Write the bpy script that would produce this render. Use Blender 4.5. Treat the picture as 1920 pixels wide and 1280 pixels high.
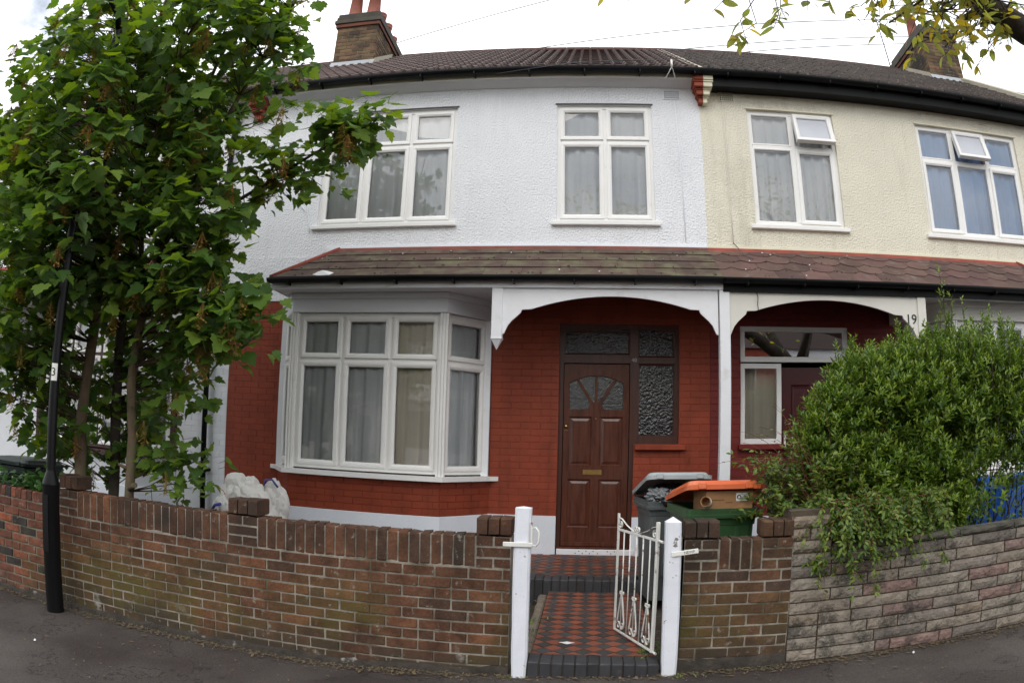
import bpy, bmesh, math, random
from mathutils import Matrix, Vector, noise
random.seed(7)
R = math.radians
SC = bpy.context.scene
COL = SC.collection
for _o in list(bpy.data.objects):
    bpy.data.objects.remove(_o)

# ------------------------------------------------------------------ camera (16 mm diagonal fisheye on a small sensor)
CAM_Z = 1.64
_y, _p, _r = 0.112785698, 0.138231493, -0.0266263427
_RZ = Matrix.Rotation(_y, 3, 'Z'); _RX = Matrix.Rotation(_p, 3, 'X'); _RY = Matrix.Rotation(_r, 3, 'Y')
_RR = _RZ @ _RX @ _RY
_c0, _c1, _c2 = _RR.col[0], _RR.col[2], -_RR.col[1]
cam = bpy.data.cameras.new('camera')
cam.type = 'PANO'
cam.panorama_type = 'FISHEYE_EQUISOLID'
cam.sensor_fit = 'HORIZONTAL'
cam.sensor_width = 36.0
cam.sensor_height = 24.0
cam.fisheye_lens = 36.0 * 1337.63 / 1920.0
cam.fisheye_fov = math.pi
cam.clip_start = 0.05
cam.clip_end = 2000
camo = bpy.data.objects.new('camera', cam)
COL.objects.link(camo)
camo.matrix_world = Matrix(((_c0.x, _c1.x, _c2.x, 0), (_c0.y, _c1.y, _c2.y, 0), (_c0.z, _c1.z, _c2.z, CAM_Z), (0, 0, 0, 1)))
SC.camera = camo

# ------------------------------------------------------------------ sky: broken bright cloud over a Nishita sky
SUN_EL, SUN_AZ = R(42), R(192)          # azimuth clockwise from +Y
w = bpy.data.worlds.new('World'); SC.world = w; w.use_nodes = True
nt = w.node_tree; nt.nodes.clear()
out = nt.nodes.new('ShaderNodeOutputWorld')
sky = nt.nodes.new('ShaderNodeTexSky'); sky.sky_type = 'NISHITA'; sky.sun_disc = False
sky.sun_elevation = SUN_EL; sky.sun_rotation = SUN_AZ
bg1 = nt.nodes.new('ShaderNodeBackground'); bg1.inputs[1].default_value = 0.10
bg2 = nt.nodes.new('ShaderNodeBackground'); bg2.inputs[1].default_value = 1.5
nt.links.new(sky.outputs[0], bg1.inputs[0])
tc = nt.nodes.new('ShaderNodeTexCoord')
mp = nt.nodes.new('ShaderNodeMapping'); mp.inputs['Scale'].default_value = (1.5, 1.5, 2.6); mp.inputs['Location'].default_value = (3.7, 1.2, .4)
nt.links.new(tc.outputs['Generated'], mp.inputs[0])
nz = nt.nodes.new('ShaderNodeTexNoise'); nz.inputs['Scale'].default_value = 1.7; nz.inputs['Detail'].default_value = 7; nz.inputs['Roughness'].default_value = 0.55
nt.links.new(mp.outputs[0], nz.inputs['Vector'])
cr = nt.nodes.new('ShaderNodeValToRGB'); cr.color_ramp.elements[0].position = 0.31; cr.color_ramp.elements[1].position = 0.44
nt.links.new(nz.outputs['Fac'], cr.inputs[0])
nz2 = nt.nodes.new('ShaderNodeTexNoise'); nz2.inputs['Scale'].default_value = 3.1; nz2.inputs['Detail'].default_value = 5
nt.links.new(mp.outputs[0], nz2.inputs['Vector'])
cr2 = nt.nodes.new('ShaderNodeValToRGB')
cr2.color_ramp.elements[0].position = 0.3; cr2.color_ramp.elements[0].color = (0.52, 0.56, 0.62, 1)
cr2.color_ramp.elements[1].position = 0.62; cr2.color_ramp.elements[1].color = (1, 1, 1, 1)
nt.links.new(nz2.outputs['Fac'], cr2.inputs[0]); nt.links.new(cr2.outputs[0], bg2.inputs[0])
mx = nt.nodes.new('ShaderNodeMixShader')
nt.links.new(cr.outputs[0], mx.inputs[0]); nt.links.new(bg1.outputs[0], mx.inputs[1]); nt.links.new(bg2.outputs[0], mx.inputs[2])
nt.links.new(mx.outputs[0], out.inputs[0])

sun = bpy.data.lights.new('sun', 'SUN'); sun.energy = 0.7; sun.angle = R(36); sun.color = (1.0, 0.96, 0.9)
suno = bpy.data.objects.new('sun', sun); COL.objects.link(suno)
_sd = Vector((math.sin(SUN_AZ) * math.cos(SUN_EL), math.cos(SUN_AZ) * math.cos(SUN_EL), math.sin(SUN_EL)))
suno.rotation_euler = (-_sd).to_track_quat('-Z', 'Y').to_euler(); suno.location = (0, -8, 14)

SC.view_settings.view_transform = 'Standard'; SC.view_settings.look = 'None'
SC.view_settings.exposure = 0.50; SC.view_settings.gamma = 1.0; SC.view_settings.use_curve_mapping = False
SC.render.engine = 'CYCLES'
SC.cycles.max_bounces = 8; SC.cycles.diffuse_bounces = 4; SC.cycles.glossy_bounces = 4; SC.cycles.transparent_max_bounces = 12
SC.cycles.caustics_reflective = False; SC.cycles.caustics_refractive = False
SC.cycles.use_denoising = True

# ------------------------------------------------------------------ materials
MATS = {}
def mat(name, col, rough=0.6, var=0.12, vs=3.0, bump=0.0, bs=40.0, bd=0.01, rnd=0.0, spec=0.4, col2=None, c2s=2.0, c2lo=0.5, c2hi=0.7,
        transl=0.0, metal=0.0, hue=0.0, coords='pos', stretch=None, bdetail=4.0, streak=0.0):
    """Principled material: base colour, slow noise variation, optional second stain colour, per-object random value and fine bump."""
    m = bpy.data.materials.new(name); m.use_nodes = True
    t = m.node_tree; b = t.nodes['Principled BSDF']; L = t.links.new; N = t.nodes.new
    if coords == 'pos':
        g = N('ShaderNodeNewGeometry').outputs['Position']
    else:
        g = N('ShaderNodeTexCoord').outputs['Object']
    if stretch:
        mpn = N('ShaderNodeMapping'); mpn.inputs['Scale'].default_value = stretch; L(g, mpn.inputs[0]); g = mpn.outputs[0]
    n1 = N('ShaderNodeTexNoise'); n1.inputs['Scale'].default_value = vs; n1.inputs['Detail'].default_value = 5; n1.inputs['Roughness'].default_value = .6
    L(g, n1.inputs['Vector'])
    mr = N('ShaderNodeMapRange'); mr.inputs[1].default_value = .25; mr.inputs[2].default_value = .75
    mr.inputs[3].default_value = 1 - var; mr.inputs[4].default_value = 1 + var
    L(n1.outputs['Fac'], mr.inputs[0])
    hs = N('ShaderNodeHueSaturation'); hs.inputs['Color'].default_value = (*col, 1)
    val = mr.outputs[0]
    if rnd or hue:
        oi = N('ShaderNodeObjectInfo')
        rr = N('ShaderNodeMapRange'); rr.inputs[3].default_value = 1 - rnd; rr.inputs[4].default_value = 1 + rnd
        L(oi.outputs['Random'], rr.inputs[0])
        mm = N('ShaderNodeMath'); mm.operation = 'MULTIPLY'; L(val, mm.inputs[0]); L(rr.outputs[0], mm.inputs[1]); val = mm.outputs[0]
        if hue:
            wn = N('ShaderNodeTexWhiteNoise'); wn.noise_dimensions = '1D'; L(oi.outputs['Random'], wn.inputs['W'])
            hr = N('ShaderNodeMapRange'); hr.inputs[3].default_value = .5 - hue; hr.inputs[4].default_value = .5 + hue
            L(wn.outputs['Value'], hr.inputs[0]); L(hr.outputs[0], hs.inputs['Hue'])
    L(val, hs.inputs['Value'])
    colout = hs.outputs[0]
    if col2 is not None:
        n2 = N('ShaderNodeTexNoise'); n2.inputs['Scale'].default_value = c2s; n2.inputs['Detail'].default_value = 7; n2.inputs['Roughness'].default_value = .65
        L(g, n2.inputs['Vector'])
        r2 = N('ShaderNodeMapRange'); r2.inputs[1].default_value = c2lo; r2.inputs[2].default_value = c2hi; L(n2.outputs['Fac'], r2.inputs[0])
        mxn = N('ShaderNodeMix'); mxn.data_type = 'RGBA'
        L(r2.outputs[0], mxn.inputs['Factor']); L(colout, mxn.inputs['A']); mxn.inputs['B'].default_value = (*col2, 1)
        colout = mxn.outputs['Result']
    if streak:
        ms_ = N('ShaderNodeMapping'); ms_.inputs['Scale'].default_value = (4.5, 4.5, .35); L(g, ms_.inputs[0])
        n4 = N('ShaderNodeTexNoise'); n4.inputs['Scale'].default_value = 1.6; n4.inputs['Detail'].default_value = 8; n4.inputs['Roughness'].default_value = .7; L(ms_.outputs[0], n4.inputs['Vector'])
        r4 = N('ShaderNodeMapRange'); r4.inputs[1].default_value = .52; r4.inputs[2].default_value = .72; r4.inputs[4].default_value = streak; L(n4.outputs['Fac'], r4.inputs[0])
        x4 = N('ShaderNodeMix'); x4.data_type = 'RGBA'; x4.blend_type = 'MULTIPLY'; L(r4.outputs[0], x4.inputs['Factor']); L(colout, x4.inputs['A']); x4.inputs['B'].default_value = (.52, .50, .46, 1)
        colout = x4.outputs['Result']
    L(colout, b.inputs['Base Color'])
    b.inputs['Roughness'].default_value = rough
    b.inputs['Specular IOR Level'].default_value = spec
    b.inputs['Metallic'].default_value = metal
    if bump:
        n3 = N('ShaderNodeTexNoise'); n3.inputs['Scale'].default_value = bs; n3.inputs['Detail'].default_value = bdetail
        L(g, n3.inputs['Vector'])
        bp = N('ShaderNodeBump'); bp.inputs['Strength'].default_value = bump; bp.inputs['Distance'].default_value = bd
        L(n3.outputs['Fac'], bp.inputs['Height']); L(bp.outputs[0], b.inputs['Normal'])
    if transl:
        o = t.nodes['Material Output']
        tr = N('ShaderNodeBsdfTranslucent'); L(colout, tr.inputs[0])
        ms = N('ShaderNodeMixShader'); ms.inputs[0].default_value = transl
        L(b.outputs[0], ms.inputs[1]); L(tr.outputs[0], ms.inputs[2]); L(ms.outputs[0], o.inputs[0])
    MATS[name] = m
    return m

def glass_mat(name, tint=(1, 1, 1), rough=0.0, wob=0.0, ws=3.0, base=0.0, ior=1.5):
    m = bpy.data.materials.new(name); m.use_nodes = True
    t = m.node_tree; t.nodes.clear(); N = t.nodes.new; L = t.links.new
    o = N('ShaderNodeOutputMaterial'); tr = N('ShaderNodeBsdfTransparent'); tr.inputs[0].default_value = (*tint, 1)
    gl = N('ShaderNodeBsdfGlossy'); gl.inputs['Roughness'].default_value = rough; gl.inputs[0].default_value = (1, 1, 1, 1)
    fr = N('ShaderNodeFresnel'); fr.inputs[0].default_value = ior
    ad = N('ShaderNodeMath'); ad.operation = 'ADD'; ad.inputs[1].default_value = base; ad.use_clamp = True
    mx = N('ShaderNodeMixShader'); L(fr.outputs[0], ad.inputs[0]); L(ad.outputs[0], mx.inputs[0]); L(tr.outputs[0], mx.inputs[1]); L(gl.outputs[0], mx.inputs[2])
    if wob:
        g = N('ShaderNodeNewGeometry'); nz = N('ShaderNodeTexNoise'); nz.inputs['Scale'].default_value = ws; nz.inputs['Detail'].default_value = 2
        L(g.outputs['Position'], nz.inputs['Vector'])
        bp = N('ShaderNodeBump'); bp.inputs['Strength'].default_value = wob; bp.inputs['Distance'].default_value = .02
        L(nz.outputs['Fac'], bp.inputs['Height']); L(bp.outputs[0], gl.inputs['Normal']); L(bp.outputs[0], fr.inputs['Normal'])
    L(mx.outputs[0], o.inputs[0])
    MATS[name] = m
    return m

# paint, render, timber
mat('render_white', (.80, .81, .84), .85, .04, 1.5, 1.0, 44, .02, bdetail=4, streak=.12, col2=(.66, .67, .70), c2s=1.1, c2lo=.58, c2hi=.85)
mat('render_cream', (.74, .70, .58), .85, .06, 1.5, 1.0, 44, .02, bdetail=4, streak=.30, col2=(.50, .47, .37), c2s=1.3, c2lo=.55, c2hi=.85)
mat('band_white', (.80, .82, .86), .7, .03, 4, .25, 30, .01)
mat('band_cream', (.72, .68, .52), .7, .03, 4, .25, 30, .01)
mat('plinth_white', (.74, .77, .83), .7, .05, 3, .3, 40, .008, col2=(.45, .45, .42), c2s=3, c2lo=.62, c2hi=.9)
mat('red_paint', (.250, .043, .017), .55, .20, 4, .45, 60, .006, rnd=.05, streak=.5, spec=.35, col2=(.180, .032, .014), c2s=3, c2lo=.52, c2hi=.8)
mat('red_joint', (.245, .042, .0165), .65, .12, 6, .35, 90, .006)
mat('maroon_paint', (.165, .020, .016), .55, .12, 6, .35, 70, .006, rnd=.1, spec=.35)
mat('maroon_joint', (.13, .014, .012), .65, .1, 6, .3, 90, .006)
mat('white_brick_paint', (.72, .74, .78), .6, .05, 5, .4, 60, .006, rnd=.04, col2=(.5, .5, .48), c2s=5, c2lo=.62, c2hi=.85)
mat('white_brick_joint', (.66, .68, .71), .7, .05, 5, .3, 60, .006)
mat('upvc', (.82, .81, .79), .35, .03, 4, 0, col2=(.62, .60, .56), c2s=6, c2lo=.62, c2hi=.95, spec=.45)
mat('gloss_white', (.80, .81, .84), .4, .04, 4, .12, 30, .004, spec=.4, col2=(.60, .59, .56), c2s=5, c2lo=.58, c2hi=.85)
mat('board_white', (.74, .76, .80), .45, .03, 4, .05, 30, .004)
mat('cream_wood', (.70, .68, .62), .55, .06, 3, .15, 30, .006, stretch=(1, 1, 1), col2=(.52, .50, .45), c2s=4, c2lo=.6, c2hi=.9)
mat('post_white', (.76, .78, .84), .5, .06, 6, .25, 40, .006, col2=(.22, .19, .15), c2s=15, c2lo=.63, c2hi=.675)
mat('black_plastic', (.005, .0055, .006), .5, .2, 4, spec=.16)
mat('brown_frame', (.055, .022, .016), .4, .15, 5, .1, 40)
mat('door_wood', (.085, .025, .013), .24, .5, 3.5, .25, 20, .004, stretch=(6, 6, .8), spec=.5, col2=(.10, .045, .035), c2s=5, c2lo=.5, c2hi=.75)
mat('door_frame', (.056, .018, .011), .38, .35, 3.5, .2, 20, .004, stretch=(6, 6, .8), spec=.5)
mat('maroon_door', (.06, .010, .012), .35, .15, 4, .1, 30)
mat('brass', (.55, .36, .12), .32, .15, 20, metal=1.0)
mat('dull_metal', (.35, .33, .31), .5, .2, 20, metal=.7)
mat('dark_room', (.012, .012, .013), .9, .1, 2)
mat('curtain', (.93, .96, .98), .9, .08, 2, .1, 200, .002, transl=.2)
mat('curtain_blue', (.42, .62, .97), .9, .10, 2, .1, 200, .002, transl=.25)
mat('curtain_tan', (.90, .82, .68), .9, .10, 2, .1, 200, .002, transl=.25)
mat('frosted', (.50, .51, .56), .25, .05, 3, spec=.5)
mat('blind_white', (.55, .57, .58), .6, .04, 3)
glass_mat('glass', (.985, .99, .99), 0, .10, .9, .05)
glass_mat('glass_dim', (.55, .58, .58), .02, .10, .9)
glass_mat('glass_fan', (.42, .44, .43), .3, .3, 40, .05)
glass_mat('glass_obscure', (.10, .11, .11), .13, .85, 36, .03)
# roofs
mat('tile_brown', (.038, .019, .016), .8, .2, 5, .25, 60, .005, rnd=.2, col2=(.06, .042, .036), c2s=9, c2lo=.6, c2hi=.8)
mat('tile_dark', (.034, .023, .018), .85, .25, 5, .3, 60, .005, rnd=.3, col2=(.11, .10, .09), c2s=13, c2lo=.60, c2hi=.72)
mat('tile_ochre', (.085, .062, .030), .8, .25, 5, .3, 60, .005, rnd=.25)
mat('tile_lit_crest', (.120, .082, .072), .8, .3, 8, .3, 60, .005, rnd=.15)  # paler tone paints in the light caught by the tile rolls
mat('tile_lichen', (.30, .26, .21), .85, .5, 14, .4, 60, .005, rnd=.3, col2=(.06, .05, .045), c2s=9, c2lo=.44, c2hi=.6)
mat('tile_ridge', (.075, .033, .026), .8, .2, 5, .25, 60, .005)
mat('slate_canopy', (.078, .048, .037), .85, .3, 7, .5, 40, .006, rnd=.16, col2=(.125, .115, .065), c2s=4.2, c2lo=.47, c2hi=.66, hue=.008)
mat('slate_canopy_b', (.098, .054, .044), .82, .25, 6, .4, 50, .005, rnd=.30, col2=(.165, .14, .125), c2s=4.5, c2lo=.58, c2hi=.72, hue=.015)
mat('roof_red_worn', (.13, .050, .036), .85, .3, 8, .5, 50, .006, col2=(.22, .05, .035), c2s=2.2, c2lo=.5, c2hi=.7)
mat('roof_red_mortar', (.26, .055, .038), .85, .2, 8, .4, 50, .006, col2=(.12, .06, .045), c2s=6, c2lo=.52, c2hi=.7)
mat('mortar_pale', (.42, .38, .30), .9, .15, 6, .5, 40, .01)
mat('moss', (.035, .034, .014), .95, .5, 20, .8, 50, .01, rnd=.4)
mat('lead', (.34, .36, .38), .5, .15, 8, .2, 20)
mat('chimney_brick', (.125, .080, .042), .9, .3, 6, .5, 60, .006, rnd=.45, hue=.02, col2=(.035, .030, .026), c2s=2.6, c2lo=.47, c2hi=.62)
mat('chimney_mortar', (.20, .17, .12), .95, .3, 6, .4, 50, .01, col2=(.05, .045, .04), c2s=2.5, c2lo=.45, c2hi=.62)
mat('chimney_dark', (.070, .062, .050), .9, .3, 6, .5, 60, .006, rnd=.25)
mat('chimney_red', (.13, .046, .030), .9, .25, 6, .4, 60, .006, rnd=.2, col2=(.06, .05, .04), c2s=3, c2lo=.5, c2hi=.65)
mat('terracotta', (.30, .095, .065), .7, .2, 5, .15, 40, .004, col2=(.14, .07, .055), c2s=4, c2lo=.5, c2hi=.75)
# ground
mat('path_red', (.245, .075, .042), .6, .2, 8, .2, 60, .003, rnd=.14, spec=.35, col2=(.10, .055, .042), c2s=4, c2lo=.48, c2hi=.72)
mat('path_black', (.052, .052, .052), .55, .2, 8, .2, 60, .003, rnd=.2, spec=.4, col2=(.08, .07, .06), c2s=5, c2lo=.6, c2hi=.85)
mat('blue_brick', (.038, .038, .042), .6, .25, 8, .4, 50, .004, rnd=.22, spec=.4, col2=(.10, .085, .07), c2s=9, c2lo=.62, c2hi=.8)
mat('grout', (.085, .072, .058), .95, .3, 10, .5, 60, .006)
mat('soil', (.055, .042, .030), .95, .4, 9, .9, 30, .03, col2=(.13, .105, .07), c2s=14, c2lo=.55, c2hi=.66)
mat('edging', (.16, .13, .10), .9, .3, 8, .6, 30, .01)
mat('paper', (.8, .8, .8), .7, .05, 5)
mat('litter_brown', (.17, .115, .068), .85, .3, 9, hue=.03, rnd=.5)
mat('iron_white', (.76, .75, .71), .45, .06, 10, .3, 60, .004, col2=(.20, .095, .045), c2s=12, c2lo=.575, c2hi=.65)
mat('lamp_black', (.006, .006, .007), .38, .2, 5, .1, 30, .004, spec=.22)
mat('lamp_head', (.34, .36, .40), .4, .05, 4)
mat('plate_white', (.80, .80, .74), .4, .03, 4)
mat('ink', (.015, .015, .015), .6, .05, 4)
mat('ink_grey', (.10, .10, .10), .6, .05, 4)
mat('number_grey', (.42, .40, .40), .5, .05, 4)
mat('bin_grey', (.085, .098, .098), .48, .18, 3, .15, 40, .004, col2=(.045, .05, .05), c2s=4, c2lo=.5, c2hi=.75)
mat('bin_lid_grey', (.34, .38, .38), .5, .1, 3, .1, 40, .004)
mat('bin_green', (.028, .075, .026), .42, .15, 3, .12, 40, .004, spec=.5)
mat('bin_dark_green', (.010, .020, .016), .4, .15, 3, .12, 40, .004)
mat('lid_orange', (.62, .12, .032), .42, .1, 3, .06, 40, .004, col2=(.72, .27, .16), c2s=3, c2lo=.52, c2hi=.8)
mat('cardboard', (.34, .185, .085), .85, .1, 4, .1, 60, .003)
mat('cardboard_dark', (.17, .085, .038), .85, .1, 4)
mat('bag_black', (.012, .012, .014), .18, .1, 3, .6, 14, .02, spec=.7)
mat('bag_clear', (.34, .36, .38), .15, .25, 6, .8, 22, .03, spec=.9, transl=.3)
mat('bag_white', (.74, .72, .68), .6, .06, 5, .5, 16, .03, col2=(.50, .45, .38), c2s=5, c2lo=.58, c2hi=.8, transl=.1)
mat('bag_blue', (.07, .075, .32), .5, .1, 5)
mat('bag_ink', (.50, .06, .06), .6, .1, 5)
mat('tarp_blue', (.02, .19, .82), .4, .15, 3, .4, 9, .03)
mat('wire', (.05, .05, .055), .6, .05, 2)
mat('aerial', (.10, .10, .11), .45, .1, 5, metal=.6)
# plants
mat('bark_young', (.125, .088, .055), .9, .35, 9, .6, 40, .01, stretch=(1, 1, .5), col2=(.14, .14, .075), c2s=3, c2lo=.48, c2hi=.7)
mat('bark_dark', (.045, .034, .026), .9, .35, 8, .8, 26, .015, col2=(.085, .085, .045), c2s=3, c2lo=.55, c2hi=.75)
mat('twig', (.060, .036, .022), .85, .3, 12)
mat('twig_red', (.16, .055, .035), .8, .3, 12)
mat('seed', (.30, .19, .045), .8, .3, 12, transl=.3, hue=.02, rnd=.3)

def leaf_mat(name, a, b, dark, under, rough=.38, transl=.35, spec=.5, sc=1.3):
    """Leaves: two greens mixed by a per-leaf random attribute, paler underside, light let through."""
    m = bpy.data.materials.new(name); m.use_nodes = True
    t = m.node_tree; p = t.nodes['Principled BSDF']; N = t.nodes.new; L = t.links.new
    at = N('ShaderNodeAttribute'); at.attribute_name = 'rnd'
    oi = N('ShaderNodeObjectInfo')
    ad = N('ShaderNodeMath'); ad.operation = 'ADD'; L(at.outputs['Fac'], ad.inputs[0]); L(oi.outputs['Random'], ad.inputs[1])
    fr = N('ShaderNodeMath'); fr.operation = 'FRACT'; L(ad.outputs[0], fr.inputs[0])
    cr = N('ShaderNodeValToRGB'); e = cr.color_ramp.elements
    e[0].position = 0.0; e[0].color = (*dark, 1); e[1].position = 1.0; e[1].color = (*b, 1)
    k = cr.color_ramp.elements.new(.45); k.color = (*a, 1)
    L(fr.outputs[0], cr.inputs[0])
    g = N('ShaderNodeNewGeometry')
    mxn = N('ShaderNodeMix'); mxn.data_type = 'RGBA'; L(g.outputs['Backfacing'], mxn.inputs['Factor']); L(cr.outputs[0], mxn.inputs['A']); mxn.inputs['B'].default_value = (*under, 1)
    L(mxn.outputs['Result'], p.inputs['Base Color']); p.inputs['Roughness'].default_value = rough; p.inputs['Specular IOR Level'].default_value = spec
    tr = N('ShaderNodeBsdfTranslucent'); hs = N('ShaderNodeHueSaturation'); hs.inputs['Value'].default_value = sc; hs.inputs['Saturation'].default_value = 1.15; hs.inputs['Hue'].default_value = .485
    L(cr.outputs[0], hs.inputs['Color']); L(hs.outputs[0], tr.inputs[0])
    ms = N('ShaderNodeMixShader'); ms.inputs[0].default_value = transl
    L(p.outputs[0], ms.inputs[1]); L(tr.outputs[0], ms.inputs[2]); L(ms.outputs[0], t.nodes['Material Output'].inputs[0])
    MATS[name] = m
leaf_mat('leaf_maple', (.088, .168, .028), (.165, .245, .036), (.050, .108, .026), (.15, .22, .11), rough=.55, transl=.5, spec=.22, sc=1.45)
leaf_mat('leaf_bush', (.105, .195, .024), (.26, .35, .050), (.036, .088, .014), (.10, .18, .06), rough=.3, transl=.3)
leaf_mat('leaf_trail', (.100, .180, .026), (.22, .28, .042), (.045, .095, .018), (.13, .19, .06), transl=.35)
leaf_mat('leaf_street', (.26, .29, .075), (.52, .42, .08), (.15, .20, .06), (.24, .27, .11), transl=.65, sc=1.7)
leaf_mat('leaf_ivy', (.030, .085, .016), (.055, .13, .022), (.014, .045, .012), (.07, .12, .05), rough=.3, transl=.25)

def wall_brick_mat(name, base, dark, orange, base_z, alg=.55):
    """Garden wall brick: per-brick colour, sooty top, green algae patches, pale salts and grime in the lowest courses."""
    m = bpy.data.materials.new(name); m.use_nodes = True
    t = m.node_tree; p = t.nodes['Principled BSDF']; N = t.nodes.new; L = t.links.new
    oi = N('ShaderNodeObjectInfo'); cr = N('ShaderNodeValToRGB'); e = cr.color_ramp.elements
    e[0].color = (*dark, 1); e[1].color = (*orange, 1)
    for pos, c in ((.07, dark), (.15, tuple(v * .7 for v in base)), (.35, base), (.62, tuple(v * .85 for v in base)), (.85, tuple(v * 1.15 for v in base))):
        k = e.new(pos); k.color = (*c, 1)
    L(oi.outputs['Random'], cr.inputs[0])
    g = N('ShaderNodeNewGeometry'); P = g.outputs['Position']
    n1 = N('ShaderNodeTexNoise'); n1.inputs['Scale'].default_value = 9; n1.inputs['Detail'].default_value = 6; L(P, n1.inputs['Vector'])
    mr = N('ShaderNodeMapRange'); mr.inputs[1].default_value = .3; mr.inputs[2].default_value = .72; mr.inputs[3].default_value = .62; mr.inputs[4].default_value = 1.35; L(n1.outputs['Fac'], mr.inputs[0])
    nf = N('ShaderNodeTexNoise'); nf.inputs['Scale'].default_value = 48; nf.inputs['Detail'].default_value = 5; nf.inputs['Roughness'].default_value = .75; L(P, nf.inputs['Vector'])
    mf = N('ShaderNodeMapRange'); mf.inputs[1].default_value = .3; mf.inputs[2].default_value = .7; mf.inputs[3].default_value = .7; mf.inputs[4].default_value = 1.35; L(nf.outputs['Fac'], mf.inputs[0])
    mm = N('ShaderNodeMath'); mm.operation = 'MULTIPLY'; L(mr.outputs[0], mm.inputs[0]); L(mf.outputs[0], mm.inputs[1])
    hs = N('ShaderNodeHueSaturation'); L(cr.outputs[0], hs.inputs['Color']); L(mm.outputs[0], hs.inputs['Value'])
    c = hs.outputs[0]
    def blend(c, colr, scale, lo, hi, zlo, zhi, strength, stretch=(1, 1, 1)):
        mpn = N('ShaderNodeMapping'); mpn.inputs['Scale'].default_value = stretch; L(P, mpn.inputs[0])
        n = N('ShaderNodeTexNoise'); n.inputs['Scale'].default_value = scale; n.inputs['Detail'].default_value = 6; n.inputs['Roughness'].default_value = .62; L(mpn.outputs[0], n.inputs['Vector'])
        r = N('ShaderNodeMapRange'); r.inputs[1].default_value = lo; r.inputs[2].default_value = hi; r.inputs[4].default_value = strength; L(n.outputs['Fac'], r.inputs[0])
        sp = N('ShaderNodeSeparateXYZ'); L(P, sp.inputs[0])
        z = N('ShaderNodeMapRange'); z.inputs[1].default_value = zlo; z.inputs[2].default_value = zhi; L(sp.outputs['Z'], z.inputs[0])
        mu = N('ShaderNodeMath'); mu.operation = 'MULTIPLY'; L(r.outputs[0], mu.inputs[0]); L(z.outputs[0], mu.inputs[1])
        x = N('ShaderNodeMix'); x.data_type = 'RGBA'; L(mu.outputs[0], x.inputs['Factor']); L(c, x.inputs['A']); x.inputs['B'].default_value = (*colr, 1)
        return x.outputs['Result']
    c = blend(c, (.098, .084, .022), 1.05, .42, .62, .72, .38, alg)             # algae, below the coping
    c = blend(c, (.030, .024, .020), 2.2, .40, .62, .72, .86, .75, (1, 1, .4))   # soot on the coping
    c = blend(c, (.045, .038, .030), 3.0, .34, .55, base_z + .24, base_z + .05, .85)   # splash grime
    c = blend(c, (.33, .31, .28), 5.5, .60, .70, base_z + .26, base_z + .08, .85)      # salts
    c = blend(c, (.26, .235, .20), 17, .62, .70, -5, -4, .7)                              # smears of mortar
    L(c, p.inputs['Base Color']); p.inputs['Roughness'].default_value = .88; p.inputs['Specular IOR Level'].default_value = .25
    n3 = N('ShaderNodeTexNoise'); n3.inputs['Scale'].default_value = 55; n3.inputs['Detail'].default_value = 6; L(P, n3.inputs['Vector'])
    bp = N('ShaderNodeBump'); bp.inputs['Strength'].default_value = .6; bp.inputs['Distance'].default_value = .006; L(n3.outputs['Fac'], bp.inputs['Height']); L(bp.outputs[0], p.inputs['Normal'])
    MATS[name] = m
wall_brick_mat('garden_brick', (.112, .052, .030), (.075, .042, .028), (.155, .066, .034), .02, .85)
wall_brick_mat('garden_brick_low', (.100, .054, .030), (.062, .038, .028), (.115, .052, .029), .10, 1.0)
wall_brick_mat('old_brick', (.165, .062, .040), (.040, .034, .030), (.27, .085, .045), -.02, .5)
mat('wall_mortar', (.30, .27, .225), .95, .35, 9, .8, 60, .008, col2=(.095, .085, .058), c2s=2.4, c2lo=.44, c2hi=.62)
mat('wall_mortar_old', (.20, .18, .14), .95, .3, 7, .7, 60, .008, col2=(.09, .085, .06), c2s=3, c2lo=.5, c2hi=.65)
mat('wall_grime', (.042, .035, .028), .95, .5, 9, 1.0, 34, .02, col2=(.24, .22, .20), c2s=7, c2lo=.60, c2hi=.67)

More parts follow.
